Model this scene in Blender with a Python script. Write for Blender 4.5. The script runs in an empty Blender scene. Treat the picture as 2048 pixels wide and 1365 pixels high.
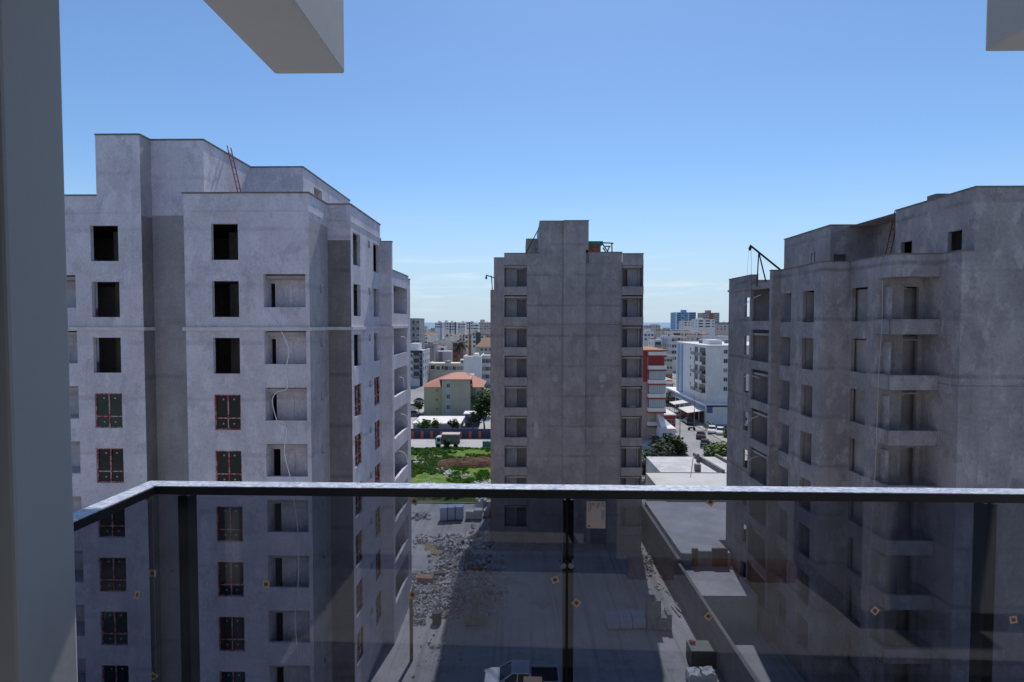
import bpy, bmesh, math, random
from mathutils import Vector, Matrix
R = math.radians
rnd = random.Random(7)
SC = bpy.context.scene
COL = SC.collection

# ------------------------------------------------------------------ camera
ZC = 23.4                                   # eye height above the yard
FPX, CX, CY = 1100.0, 1024.0, 682.5         # focal length and centre for a 2048 px wide frame
PITCH = math.atan(37.5 / FPX)
YAW = math.atan(16.0 / FPX * math.cos(PITCH))
cam = bpy.data.cameras.new('camera')
cam.sensor_width = 36.0
cam.lens = FPX / 2048.0 * 36.0
cam.clip_start = 0.05
cam.clip_end = 60000
camo = bpy.data.objects.new('camera', cam)
COL.objects.link(camo)
camo.location = (0, 0, ZC)
camo.rotation_euler = (math.pi / 2 - PITCH, 0, YAW)
SC.camera = camo

# ------------------------------------------------------------------ sky, sun, exposure
SUN_AZ = math.atan(0.145)                    # a little right of straight ahead
SUN_EL = math.atan(1.43)
W = bpy.data.worlds.new('World'); SC.world = W; W.use_nodes = True
nt = W.node_tree; nt.nodes.clear()
N = nt.nodes.new; L = nt.links.new
out = N('ShaderNodeOutputWorld'); bg = N('ShaderNodeBackground')
sky = N('ShaderNodeTexSky'); sky.sky_type = 'NISHITA'; sky.sun_disc = False
sky.sun_elevation = SUN_EL; sky.sun_rotation = SUN_AZ
sky.altitude = 40; sky.air_density = 1.0; sky.dust_density = 0.25; sky.ozone_density = 2.4
bg.inputs['Strength'].default_value = 0.112
# thin fair-weather cloud low over the sea
tc = N('ShaderNodeTexCoord'); sx = N('ShaderNodeSeparateXYZ'); L(tc.outputs['Generated'], sx.inputs[0])
mp = N('ShaderNodeMapping'); mp.inputs['Scale'].default_value = (5, 5, 42); L(tc.outputs['Generated'], mp.inputs[0])
nz = N('ShaderNodeTexNoise'); nz.inputs['Scale'].default_value = 1.6; nz.inputs['Detail'].default_value = 7; L(mp.outputs[0], nz.inputs['Vector'])
cr = N('ShaderNodeValToRGB'); cr.color_ramp.elements[0].position = .53; cr.color_ramp.elements[1].position = .72; L(nz.outputs['Fac'], cr.inputs[0])
band = N('ShaderNodeValToRGB'); e = band.color_ramp.elements
e[0].position = .012; e[0].color = (0, 0, 0, 1); e[1].position = .045; e[1].color = (.32, .32, .32, 1)
q = e.new(.085); q.color = (.28, .28, .28, 1); q = e.new(.13); q.color = (0, 0, 0, 1)
L(sx.outputs['Z'], band.inputs[0])
mu = N('ShaderNodeMath'); mu.operation = 'MULTIPLY'; L(cr.outputs[0], mu.inputs[0]); L(band.outputs[0], mu.inputs[1])
mx = N('ShaderNodeMixRGB'); L(mu.outputs[0], mx.inputs[0])
wb = N('ShaderNodeMixRGB'); wb.blend_type = 'MULTIPLY'; wb.inputs[0].default_value = 1; wb.inputs[2].default_value = (.84, 1.02, 1.18, 1)   # cool camera white balance
L(sky.outputs[0], wb.inputs[1])
hz = N('ShaderNodeMapRange'); hz.interpolation_type = 'SMOOTHSTEP'; hz.inputs[1].default_value = .26; hz.inputs[2].default_value = -.03; hz.inputs[3].default_value = 0; hz.inputs[4].default_value = .9
L(sx.outputs['Z'], hz.inputs[0])
air = N('ShaderNodeMixRGB'); L(hz.outputs[0], air.inputs[0]); L(wb.outputs[0], air.inputs[1]); air.inputs[2].default_value = (4.6, 5.75, 7.1, 1)   # pale sea air low down, all round
L(air.outputs[0], mx.inputs[1]); mx.inputs[2].default_value = (9.0, 9.4, 10.2, 1)
L(mx.outputs[0], bg.inputs['Color']); L(bg.outputs[0], out.inputs[0])

sl = bpy.data.lights.new('sun', 'SUN'); sl.energy = 3.7; sl.angle = R(.53); sl.color = (1, .965, .92)
so = bpy.data.objects.new('sun', sl); COL.objects.link(so); so.location = (20, 60, 90)
sd = Vector((math.sin(SUN_AZ) * math.cos(SUN_EL), math.cos(SUN_AZ) * math.cos(SUN_EL), math.sin(SUN_EL)))
so.rotation_euler = sd.to_track_quat('Z', 'Y').to_euler()
vs = SC.view_settings; vs.view_transform = 'Standard'; vs.look = 'None'; vs.gamma = 1; vs.use_curve_mapping = False
vs.exposure = 0.0
SC.cycles.max_bounces = 8; SC.cycles.transparent_max_bounces = 16
SC.cycles.diffuse_bounces = 3; SC.cycles.glossy_bounces = 3

# pixel of the photograph + one known coordinate -> real point
_f = Vector((-math.sin(YAW) * math.cos(PITCH), math.cos(YAW) * math.cos(PITCH), -math.sin(PITCH)))
_r = Vector((math.cos(YAW), math.sin(YAW), 0)); _u = _r.cross(_f)
def ray(x, y): return _f + _r * ((x - CX) / FPX) + _u * ((CY - y) / FPX)
def atY(x, y, Y): d = ray(x, y); return Vector((0, 0, ZC)) + d * (Y / d.y)
def atZ(x, y, Z=0): d = ray(x, y); return Vector((0, 0, ZC)) + d * ((Z - ZC) / d.z)
def atX(x, y, X): d = ray(x, y); return Vector((0, 0, ZC)) + d * (X / d.x)

# ------------------------------------------------------------------ materials
def srgb(r, g, b):
    f = lambda c: ((c / 255 + .055) / 1.055) ** 2.4 if c > 10 else c / 255 / 12.92
    return (f(r), f(g), f(b))
MATS = {}
def base_mat(name):
    m = bpy.data.materials.new(name); m.use_nodes = True
    b = m.node_tree.nodes['Principled BSDF']
    MATS[name] = m
    return m, m.node_tree, b
def simple(name, col, rough=.6, metal=0, amt=.0, scale=3.0, bump=0, spec=.5, detail=5, coat=0):
    m, t, b = base_mat(name)
    b.inputs['Base Color'].default_value = (*col, 1); b.inputs['Roughness'].default_value = rough
    b.inputs['Metallic'].default_value = metal; b.inputs['Specular IOR Level'].default_value = spec
    b.inputs['Coat Weight'].default_value = coat
    if amt or bump:
        g = t.nodes.new('ShaderNodeNewGeometry')
        n = t.nodes.new('ShaderNodeTexNoise'); n.inputs['Scale'].default_value = scale; n.inputs['Detail'].default_value = detail
        n.inputs['Roughness'].default_value = .62
        t.links.new(g.outputs['Position'], n.inputs['Vector'])
        if amt:
            r = t.nodes.new('ShaderNodeValToRGB'); el = r.color_ramp.elements
            el[0].position = .3; el[1].position = .72
            el[0].color = (*[max(0, c * (1 - amt)) for c in col], 1); el[1].color = (*[min(1, c * (1 + amt)) for c in col], 1)
            t.links.new(n.outputs['Fac'], r.inputs[0]); t.links.new(r.outputs[0], b.inputs['Base Color'])
        if bump:
            n2 = t.nodes.new('ShaderNodeTexNoise'); n2.inputs['Scale'].default_value = scale * 6; n2.inputs['Detail'].default_value = 6
            t.links.new(g.outputs['Position'], n2.inputs['Vector'])
            bp = t.nodes.new('ShaderNodeBump'); bp.inputs['Strength'].default_value = bump; bp.inputs['Distance'].default_value = .02
            t.links.new(n2.outputs['Fac'], bp.inputs['Height']); t.links.new(bp.outputs[0], b.inputs['Normal'])
    return m
def plaster(name, light, dark, patch, band=0.0, zoff=0.0, streak=.25, patchcol=None, rough=.9, grain=.3, relief=.35):
    """rendered wall: blotchy drying patches, damp vertical runs, floor-slab bands ghosting through"""
    m, t, b = base_mat(name)
    A = t.nodes.new; K = t.links.new
    b.inputs['Roughness'].default_value = rough; b.inputs['Specular IOR Level'].default_value = .25
    g = A('ShaderNodeNewGeometry')
    def noise(scale, mapscale=(1, 1, 1), detail=6, ro=.6):
        mpn = A('ShaderNodeMapping'); mpn.inputs['Scale'].default_value = mapscale; K(g.outputs['Position'], mpn.inputs[0])
        n = A('ShaderNodeTexNoise'); n.inputs['Scale'].default_value = scale; n.inputs['Detail'].default_value = detail; n.inputs['Roughness'].default_value = ro
        K(mpn.outputs[0], n.inputs['Vector']); return n
    def ramp(src, a, c, lo=0, hi=1):
        r = A('ShaderNodeMapRange'); r.inputs[1].default_value = a; r.inputs[2].default_value = c; r.inputs[3].default_value = lo; r.inputs[4].default_value = hi
        r.clamp = True; K(src, r.inputs[0]); return r.outputs[0]
    def mix(fac, c1, c2, mode='MIX'):
        x = A('ShaderNodeMixRGB'); x.blend_type = mode
        for s, i in ((fac, 0), (c1, 1), (c2, 2)):
            if isinstance(s, (int, float)): x.inputs[i].default_value = s
            elif isinstance(s, tuple): x.inputs[i].default_value = (*s, 1)
            else: K(s, x.inputs[i])
        return x.outputs[0]
    n1 = noise(.42, (1, 1, .8), 7, .66)
    c = mix(ramp(n1.outputs['Fac'], .36, .64), dark, light)
    n2 = noise(1.1, (1, 1, .55), 5, .7)                               # trowel patches
    pc = patchcol or tuple(min(1, x * 1.25) for x in light)
    c = mix(ramp(n2.outputs['Fac'], .53, .60, 0, patch), c, pc)
    n7 = noise(.7, (1.3, 1.3, .9), 8, .72)                            # damp, darker fields with ragged borders
    c = mix(ramp(n7.outputs['Fac'], .54, .60, 0, min(1, patch * 1.1)), c, tuple(x * .80 for x in dark))
    n8 = noise(3.4, (1, 1, 2.2), 7, .75)
    c = mix(ramp(n8.outputs['Fac'], .60, .68, 0, patch * .8), c, pc)
    n3 = noise(1.3, (1.6, 1.6, .07), 4, .6)                           # runs
    c = mix(ramp(n3.outputs['Fac'], .55, .75, 0, streak), c, tuple(x * .62 for x in dark))
    if band:
        sp = A('ShaderNodeSeparateXYZ'); K(g.outputs['Position'], sp.inputs[0])
        nb = noise(.9, (1, 1, 1), 3)
        ad = A('ShaderNodeMath'); ad.operation = 'MULTIPLY_ADD'; K(nb.outputs['Fac'], ad.inputs[0]); ad.inputs[1].default_value = .22; K(sp.outputs['Z'], ad.inputs[2])
        ad2 = A('ShaderNodeMath'); ad2.operation = 'ADD'; K(ad.outputs[0], ad2.inputs[0]); ad2.inputs[1].default_value = 61 - zoff
        md = A('ShaderNodeMath'); md.operation = 'MODULO'; K(ad2.outputs[0], md.inputs[0]); md.inputs[1].default_value = 3.05
        k1 = ramp(md.outputs[0], .0, .09); k2 = ramp(md.outputs[0], .34, .2)
        mm = A('ShaderNodeMath'); mm.operation = 'MULTIPLY'; K(k1, mm.inputs[0]); K(k2, mm.inputs[1])
        nn = noise(.35, (1, 1, .6), 3); k3 = ramp(nn.outputs['Fac'], .38, .6)
        m3 = A('ShaderNodeMath'); m3.operation = 'MULTIPLY'; K(mm.outputs[0], m3.inputs[0]); K(k3, m3.inputs[1])
        m4 = A('ShaderNodeMath'); m4.operation = 'MULTIPLY'; K(m3.outputs[0], m4.inputs[0]); m4.inputs[1].default_value = band
        c = mix(m4.outputs[0], c, tuple(x * .5 for x in dark))
    n5 = noise(9, (1, 1, 1), 5)
    c = mix(grain, c, ramp(n5.outputs['Fac'], .3, .7, .55, 1.25), 'MULTIPLY')
    K(c, b.inputs['Base Color'])
    nb2 = noise(3.0, (1, 1, 1), 8, .7)
    bp = A('ShaderNodeBump'); bp.inputs['Strength'].default_value = relief; bp.inputs['Distance'].default_value = .03
    K(nb2.outputs['Fac'], bp.inputs['Height']); K(bp.outputs[0], b.inputs['Normal'])
    return m

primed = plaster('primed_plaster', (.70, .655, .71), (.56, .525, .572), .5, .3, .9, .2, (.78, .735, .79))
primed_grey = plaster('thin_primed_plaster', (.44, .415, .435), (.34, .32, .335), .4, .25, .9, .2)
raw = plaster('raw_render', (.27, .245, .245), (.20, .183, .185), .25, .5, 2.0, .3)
raw_mid = plaster('raw_render_tower', (.40, .352, .337), (.30, .267, .26), .45, .42, .65, .35, (.46, .425, .41))
raw_right = plaster('raw_render_right', (.385, .345, .345), (.265, .24, .245), .48, .5, 2.2, .38, (.50, .465, .46))
smooth = plaster('painted_plaster', (.42, .42, .42), (.41, .41, .41), .1, 0, 0, .0, (.43, .43, .43), .8, .04, .09)
balcony_wall = plaster('balcony_wall', (.50, .50, .50), (.46, .46, .46), .1, 0, 0, .02, (.52, .52, .52), .8, .05, .05)
own_face = plaster('own_facade', (.37, .36, .36), (.33, .32, .32), .2, 0, 0, .1)
raw_pale = plaster('raw_render_pale', (.42, .395, .40), (.33, .31, .318), .25, .3, 2.0, .25)
coping_m = simple('coping_stone', (.17, .15, .14), .8, amt=.3, scale=2)
interior = simple('bare_interior', (.40, .37, .36), .9, amt=.3, scale=.6)
dark_hole = simple('dark_room', (.035, .034, .034), .9)
slab_m = simple('concrete_slab', (.30, .29, .28), .9, amt=.25, scale=.8)
sill_m = simple('pale_sill', (.62, .59, .58), .7, amt=.15, scale=2)
dark_glass = simple('window_glass', (.010, .013, .014), .06, spec=.4)
sticker_w = simple('white_dot', (.35, .38, .36), .6)
hose_m = simple('grey_hose', (.78, .78, .78), .5)
steel_dark = simple('dark_steel', (.03, .03, .035), .5, .6)
anthracite = simple('anthracite_metal', (.010, .011, .013), .42, .0, spec=.4)
clamp_m = simple('steel_clamp', (.16, .16, .165), .3, 1)
red_paint = simple('red_oxide_paint', (.28, .055, .045), .6, amt=.25, scale=8)
timber = simple('weathered_timber', (.26, .19, .12), .8, amt=.3, scale=5)
green_tarp = simple('green_tarp', (.02, .19, .13), .6, amt=.2, scale=4)
brick_m = simple('orange_brick', (.36, .15, .075), .85, amt=.35, scale=3)
white_block = simple('aerated_block', (.66, .66, .65), .85, amt=.12, scale=2)
wrap_blue = simple('blue_wrap', (.46, .53, .66), .35, amt=.15, scale=2)
grey_block = simple('grey_block', (.30, .30, .29), .9, amt=.3, scale=3)
carton = simple('brown_carton', (.26, .12, .06), .7, amt=.25, scale=8)
tyre_m = simple('tyre', (.015, .015, .015), .8)
rim_m = simple('rim', (.35, .35, .36), .35, .8)
car_glass = simple('car_glass', (.02, .022, .025), .08)
red_tape_m, t, b = base_mat('red_white_film')
g = t.nodes.new('ShaderNodeNewGeometry'); w = t.nodes.new('ShaderNodeTexNoise'); w.inputs['Scale'].default_value = 5.5; w.inputs['Detail'].default_value = 1
t.links.new(g.outputs['Position'], w.inputs['Vector']); r = t.nodes.new('ShaderNodeValToRGB'); r.color_ramp.interpolation = 'CONSTANT'
r.color_ramp.elements[0].color = (.42, .045, .04, 1); r.color_ramp.elements[1].position = .5; r.color_ramp.elements[1].color = (.42, .36, .36, 1)
q = r.color_ramp.elements.new(.66); q.color = (.40, .05, .045, 1)
t.links.new(w.outputs['Fac'], r.inputs[0]); t.links.new(r.outputs[0], b.inputs['Base Color']); b.inputs['Roughness'].default_value = .45

# tinted railing glass: clear see-through tint + mirror reflection by Fresnel
glass_m = bpy.data.materials.new('tinted_glass'); glass_m.use_nodes = True; t = glass_m.node_tree; t.nodes.clear()
o = t.nodes.new('ShaderNodeOutputMaterial'); tr = t.nodes.new('ShaderNodeBsdfTransparent'); tr.inputs[0].default_value = (.515, .54, .60, 1)
gl = t.nodes.new('ShaderNodeBsdfGlossy'); gl.inputs['Roughness'].default_value = .0; gl.inputs[0].default_value = (1, 1, 1, 1)
lw = t.nodes.new('ShaderNodeLayerWeight'); p5 = t.nodes.new('ShaderNodeMath'); p5.operation = 'POWER'; p5.inputs[1].default_value = 5; t.links.new(lw.outputs['Facing'], p5.inputs[0])
fr = t.nodes.new('ShaderNodeMath'); fr.operation = 'MULTIPLY_ADD'; fr.inputs[1].default_value = .96; fr.inputs[2].default_value = .04; t.links.new(p5.outputs[0], fr.inputs[0])   # Schlick, same from both sides
ms = t.nodes.new('ShaderNodeMixShader'); t.links.new(fr.outputs[0], ms.inputs[0]); t.links.new(tr.outputs[0], ms.inputs[1]); t.links.new(gl.outputs[0], ms.inputs[2]); t.links.new(ms.outputs[0], o.inputs[0])

# crinkled protective film on the handrail
film_m, t, b = base_mat('crinkled_film')
g = t.nodes.new('ShaderNodeNewGeometry'); mpn = t.nodes.new('ShaderNodeMapping'); mpn.inputs['Scale'].default_value = (1, 2.2, 1); t.links.new(g.outputs['Position'], mpn.inputs[0])
w = t.nodes.new('ShaderNodeTexNoise'); w.inputs['Scale'].default_value = 34; w.inputs['Detail'].default_value = 5; w.inputs['Distortion'].default_value = 1.6
t.links.new(mpn.outputs[0], w.inputs['Vector']); r = t.nodes.new('ShaderNodeValToRGB')
r.color_ramp.elements[0].position = .36; r.color_ramp.elements[0].color = (.26, .30, .42, 1); r.color_ramp.elements[1].position = .66; r.color_ramp.elements[1].color = (.72, .73, .76, 1)
t.links.new(w.outputs['Fac'], r.inputs[0]); t.links.new(r.outputs[0], b.inputs['Base Color']); b.inputs['Roughness'].default_value = .3
bp = t.nodes.new('ShaderNodeBump'); bp.inputs['Strength'].default_value = .6; bp.inputs['Distance'].default_value = .004
t.links.new(w.outputs['Fac'], bp.inputs['Height']); t.links.new(bp.outputs[0], b.inputs['Normal'])

def ground_mat(name, cols, scales, bump=.5, rough=.95):
    m, t, b = base_mat(name); b.inputs['Roughness'].default_value = rough; b.inputs['Specular IOR Level'].default_value = .15
    g = t.nodes.new('ShaderNodeNewGeometry'); prev = None
    for i, (c, s) in enumerate(zip(cols, [None] + scales)):
        if i == 0:
            prev = c; continue
        n = t.nodes.new('ShaderNodeTexNoise'); n.inputs['Scale'].default_value = s[0]; n.inputs['Detail'].default_value = 8; n.inputs['Roughness'].default_value = .68
        mpn = t.nodes.new('ShaderNodeMapping'); mpn.inputs['Location'].default_value = (i * 13.7, i * 5.1, 0); t.links.new(g.outputs['Position'], mpn.inputs[0])
        t.links.new(mpn.outputs[0], n.inputs['Vector'])
        mr = t.nodes.new('ShaderNodeMapRange'); mr.inputs[1].default_value = s[1]; mr.inputs[2].default_value = s[2]; t.links.new(n.outputs['Fac'], mr.inputs[0])
        x = t.nodes.new('ShaderNodeMixRGB'); t.links.new(mr.outputs[0], x.inputs[0])
        if isinstance(prev, tuple): x.inputs[1].default_value = (*prev, 1)
        else: t.links.new(prev, x.inputs[1])
        x.inputs[2].default_value = (*c, 1); prev = x.outputs[0]
    if name == 'dusty_yard':
        for (rot, k) in ((.12, 0), (1.25, 7)):
            mpn = t.nodes.new('ShaderNodeMapping'); mpn.inputs['Rotation'].default_value = (0, 0, rot); mpn.inputs['Scale'].default_value = (1.5, .045, 1); mpn.inputs['Location'].default_value = (k, k, 0); t.links.new(g.outputs['Position'], mpn.inputs[0])
            n = t.nodes.new('ShaderNodeTexNoise'); n.inputs['Scale'].default_value = 1.1; n.inputs['Detail'].default_value = 6; n.inputs['Distortion'].default_value = .4; t.links.new(mpn.outputs[0], n.inputs['Vector'])
            mr = t.nodes.new('ShaderNodeMapRange'); mr.inputs[1].default_value = .56; mr.inputs[2].default_value = .70; mr.inputs[4].default_value = .5; t.links.new(n.outputs['Fac'], mr.inputs[0])
            x = t.nodes.new('ShaderNodeMixRGB'); t.links.new(mr.outputs[0], x.inputs[0]); t.links.new(prev, x.inputs[1]); x.inputs[2].default_value = (.22, .205, .19, 1); prev = x.outputs[0]
    t.links.new(prev, b.inputs['Base Color'])
    n2 = t.nodes.new('ShaderNodeTexNoise'); n2.inputs['Scale'].default_value = 2.2; n2.inputs['Detail'].default_value = 9; n2.inputs['Roughness'].default_value = .7; t.links.new(g.outputs['Position'], n2.inputs['Vector'])
    bp = t.nodes.new('ShaderNodeBump'); bp.inputs['Strength'].default_value = bump; bp.inputs['Distance'].default_value = .15
    t.links.new(n2.outputs['Fac'], bp.inputs['Height']); t.links.new(bp.outputs[0], b.inputs['Normal'])
    return m
yard_m = ground_mat('dusty_yard', [(.46, .44, .42), (.58, .555, .53), (.31, .29, .275), (.48, .42, .37)], [(.16, .4, .62), (.35, .55, .72), (.5, .6, .75)])
city_m = ground_mat('city_ground', [(.34, .33, .31), (.24, .23, .21), (.16, .19, .10)], [(.05, .4, .6), (.03, .56, .66)])
field_m = ground_mat('weedy_soil', [(.10, .18, .03), (.14, .22, .04), (.07, .12, .025), (.30, .19, .11)], [(.5, .42, .58), (1.1, .5, .62), (.085, .585, .64)], 1.0)
soil_m = ground_mat('red_soil', [(.085, .045, .03), (.15, .085, .055), (.05, .03, .022)], [(.8, .4, .6), (1.6, .52, .65)], 1.0)
road_m = ground_mat('pale_road', [(.38, .36, .34), (.45, .43, .40), (.30, .28, .27)], [(.12, .4, .6), (.4, .56, .7)], .2)
asphalt_m = ground_mat('worn_asphalt', [(.27, .27, .27), (.33, .33, .325), (.21, .21, .21)], [(.2, .4, .6), (.6, .56, .7)], .2)
pave_m = ground_mat('pavement_slabs', [(.42, .38, .34), (.34, .31, .28)], [(.5, .4, .6)], .2)
roof_white = ground_mat('white_roof_coat', [(.52, .51, .50), (.45, .44, .43)], [(.3, .45, .65)], .1)
roof_grey = ground_mat('concrete_roof', [(.57, .555, .55), (.45, .44, .43), (.64, .625, .61)], [(.3, .4, .6), (.5, .55, .7)], .2)
sea_m, t, b = base_mat('sea_water')
b.inputs['Base Color'].default_value = (.02, .10, .22, 1); b.inputs['Roughness'].default_value = .28; b.inputs['Specular IOR Level'].default_value = .35

# ------------------------------------------------------------------ mesh helpers
class MB:
    def __init__(s): s.v = []; s.f = []; s.m = []
    def quad(s, a, b, c, d, mi=0):
        n = len(s.v); s.v += [tuple(a), tuple(b), tuple(c), tuple(d)]; s.f.append((n, n + 1, n + 2, n + 3)); s.m.append(mi)
    def poly(s, pts, mi=0):
        n = len(s.v); s.v += [tuple(p) for p in pts]; s.f.append(tuple(range(n, n + len(pts)))); s.m.append(mi)
    def box(s, x0, x1, y0, y1, z0, z1, mi=0):
        n = len(s.v)
        s.v += [(x0, y0, z0), (x1, y0, z0), (x1, y1, z0), (x0, y1, z0), (x0, y0, z1), (x1, y0, z1), (x1, y1, z1), (x0, y1, z1)]
        for q in ((0, 3, 2, 1), (4, 5, 6, 7), (0, 1, 5, 4), (1, 2, 6, 5), (2, 3, 7, 6), (3, 0, 4, 7)):
            s.f.append(tuple(n + i for i in q)); s.m.append(mi)
    def obox(s, c, size, M=None, mi=0):
        n = len(s.v); h = [x / 2 for x in size]; c = Vector(c)
        P = [(-1, -1, -1), (1, -1, -1), (1, 1, -1), (-1, 1, -1), (-1, -1, 1), (1, -1, 1), (1, 1, 1), (-1, 1, 1)]
        for p in P:
            v = Vector((p[0] * h[0], p[1] * h[1], p[2] * h[2]))
            if M is not None: v = M @ v
            s.v.append(tuple(c + v))
        for q in ((0, 3, 2, 1), (4, 5, 6, 7), (0, 1, 5, 4), (1, 2, 6, 5), (2, 3, 7, 6), (3, 0, 4, 7)):
            s.f.append(tuple(n + i for i in q)); s.m.append(mi)
    def beam(s, a, b, w, h, mi=0):
        a = Vector(a); b = Vector(b); d = b - a; M = d.to_track_quat('X', 'Z').to_matrix()
        s.obox((a + b) / 2, (d.length, w, h), M, mi)
    def tube(s, pts, r, n=6, mi=0, cap=True):
        pts = [Vector(p) for p in pts]; base = len(s.v)
        rr = r if isinstance(r, (list, tuple)) else [r] * len(pts)
        up = None
        for i, p in enumerate(pts):
            d = (pts[min(i + 1, len(pts) - 1)] - pts[max(i - 1, 0)]).normalized()
            if up is None: up = d.orthogonal().normalized()
            up = (up - d * up.dot(d)).normalized(); sd_ = d.cross(up)
            for k in range(n):
                a = 2 * math.pi * k / n
                s.v.append(tuple(p + up * (math.cos(a) * rr[i]) + sd_ * (math.sin(a) * rr[i])))
        for i in range(len(pts) - 1):
            for k in range(n):
                a = base + i * n + k; b_ = base + i * n + (k + 1) % n
                s.f.append((a, b_, b_ + n, a + n)); s.m.append(mi)
        if cap:
            s.f.append(tuple(base + k for k in range(n))[::-1]); s.m.append(mi)
            s.f.append(tuple(base + (len(pts) - 1) * n + k for k in range(n))); s.m.append(mi)
    def extrude(s, prof, axis, a0, a1, mi=0):
        """closed profile (list of 2D) extruded; axis 'Y': prof is x,z ; axis 'X': prof is y,z"""
        n = len(s.v); k = len(prof)
        for a in (a0, a1):
            for p in prof: s.v.append((p[0], a, p[1]) if axis == 'Y' else (a, p[0], p[1]))
        for i in range(k):
            j = (i + 1) % k; s.f.append((n + i, n + j, n + k + j, n + k + i)); s.m.append(mi)
        s.f.append(tuple(n + i for i in range(k))[::-1]); s.m.append(mi)
        s.f.append(tuple(n + k + i for i in range(k))); s.m.append(mi)
    def mesh(s, name, mats):
        me = bpy.data.meshes.new(name); me.from_pydata(s.v, [], s.f)
        for m in (mats if isinstance(mats, (list, tuple)) else [mats]): me.materials.append(m)
        if max(s.m, default=0) > 0: me.polygons.foreach_set('material_index', s.m)
        bm = bmesh.new(); bm.from_mesh(me); bmesh.ops.recalc_face_normals(bm, faces=bm.faces) if len(s.f) < 6000 else None; bm.to_mesh(me); bm.free()
        me.update(); return me
    def build(s, name, mats, parent=None, loc=None, bevel=0):
        o = link(name, s.mesh(name, mats), parent, loc)
        if bevel:
            md = o.modifiers.new('bevel', 'BEVEL'); md.width = bevel; md.segments = 2; md.limit_method = 'ANGLE'
        return o
def link(name, me, parent=None, loc=None, rz=0, scale=None):
    o = bpy.data.objects.new(name, me); COL.objects.link(o)
    if parent is not None: o.parent = parent
    if loc is not None: o.location = loc
    if rz: o.rotation_euler = (0, 0, rz)
    if scale: o.scale = scale
    return o
def tag(o, label, cat, group=None, kind=None):
    if label: o['label'] = label
    if cat: o['category'] = cat
    if group: o['group'] = group
    if kind: o['kind'] = kind
    return o
def thing(name, label, cat, loc=(0, 0, 0), rz=0, group=None):
    o = bpy.data.objects.new(name, None); COL.objects.link(o); o.location = loc; o.rotation_euler = (0, 0, rz)
    o.empty_display_size = .2
    return tag(o, label, cat, group)
def struct(name, mb, m): return tag(mb.build(name, m), None, None, None, 'structure')
def copy_tree(o, parent=None):
    c = o.copy(); COL.objects.link(c)
    if parent is not None: c.parent = parent
    for ch in list(o.children): copy_tree(ch, c)
    return c
def facade(mb, p0, p1, z0, z1, ops=(), rev=.22, mi=0, zsplit=None, rmi=None):
    """upright wall sheet from p0 to p1 (outside is to the right of the way p0->p1) with real reveals in its openings"""
    p0 = Vector(p0).to_2d(); p1 = Vector(p1).to_2d(); d = (p1 - p0); Lg = d.length; d = d / Lg
    nin = Vector((-d.y, d.x))
    P = lambda u, z, t=0: (p0.x + d.x * u + nin.x * t, p0.y + d.y * u + nin.y * t, z)
    us = sorted({0.0, Lg} | {min(max(x, 0), Lg) for o_ in ops for x in o_[:2]})
    zs = sorted({z0, z1} | {min(max(x, z0), z1) for o_ in ops for x in o_[2:4]} | ({zsplit[0]} if zsplit and z0 < zsplit[0] < z1 else set()))
    for i in range(len(us) - 1):
        for j in range(len(zs) - 1):
            if us[i + 1] - us[i] < 1e-5 or zs[j + 1] - zs[j] < 1e-5: continue
            cu = (us[i] + us[i + 1]) / 2; cz = (zs[j] + zs[j + 1]) / 2
            if any(o_[0] < cu < o_[1] and o_[2] < cz < o_[3] for o_ in ops): continue
            k = mi if not (zsplit and cz < zsplit[0]) else zsplit[1]
            mb.quad(P(us[i], zs[j]), P(us[i + 1], zs[j]), P(us[i + 1], zs[j + 1]), P(us[i], zs[j + 1]), k)
    for o_ in ops:
        u0, u1, a, b_ = o_[:4]; rv = o_[4] if len(o_) > 4 else rev; k = mi if rmi is None else rmi
        a = max(a, z0)
        mb.quad(P(u0, a), P(u0, b_), P(u0, b_, rv), P(u0, a, rv), k); mb.quad(P(u1, a), P(u1, a, rv), P(u1, b_, rv), P(u1, b_), k)
        mb.quad(P(u0, a), P(u0, a, rv), P(u1, a, rv), P(u1, a), k); mb.quad(P(u0, b_), P(u1, b_), P(u1, b_, rv), P(u0, b_, rv), k)
def strip(mb, pts, z0, z1, t_out, t_in, mi=0):
    """band of boxes along an open plan polyline (outside on the right); corners closed by over-run kept 3 mm shy"""
    for i in range(len(pts) - 1):
        a = Vector(pts[i]).to_2d(); b_ = Vector(pts[i + 1]).to_2d(); d = (b_ - a).normalized(); nr = Vector((d.y, -d.x))
        e0 = -t_in - .0015 if i and (Vector(pts[i]).to_2d() - Vector(pts[i - 1]).to_2d()).cross(d) > 0 else 0
        e1 = t_out if i < len(pts) - 2 and d.cross(Vector(pts[i + 2]).to_2d() - b_) > 0 else 0
        eps = .0015 * (i % 3)
        A = a - d * e0; B = b_ + d * e1
        q = [A + nr * t_out, B + nr * t_out, B - nr * t_in, A - nr * t_in]
        n = len(mb.v)
        mb.v += [(p.x, p.y, z0 - eps) for p in q] + [(p.x, p.y, z1 + eps) for p in q]
        for f_ in ((0, 3, 2, 1), (4, 5, 6, 7), (0, 1, 5, 4), (1, 2, 6, 5), (2, 3, 7, 6), (3, 0, 4, 7)):
            mb.f.append(tuple(n + k for k in f_)); mb.m.append(mi)

# ------------------------------------------------------------------ ground, sea
mb = MB(); mb.quad((-2600, -300, 0), (2600, -300, 0), (2600, 1750, 0), (-2600, 1750, 0)); struct('ground', mb, city_m)
mb = MB(); mb.quad((-45000, 1700, -.4), (45000, 1700, -.4), (45000, 50000, -.4), (-45000, 50000, -.4)); struct('sea', mb, sea_m)
mb = MB(); mb.quad((-40, 3, .006), (60, 3, .006), (60, 72, .006), (-40, 72, .006)); struct('construction_yard', mb, yard_m)
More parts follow.
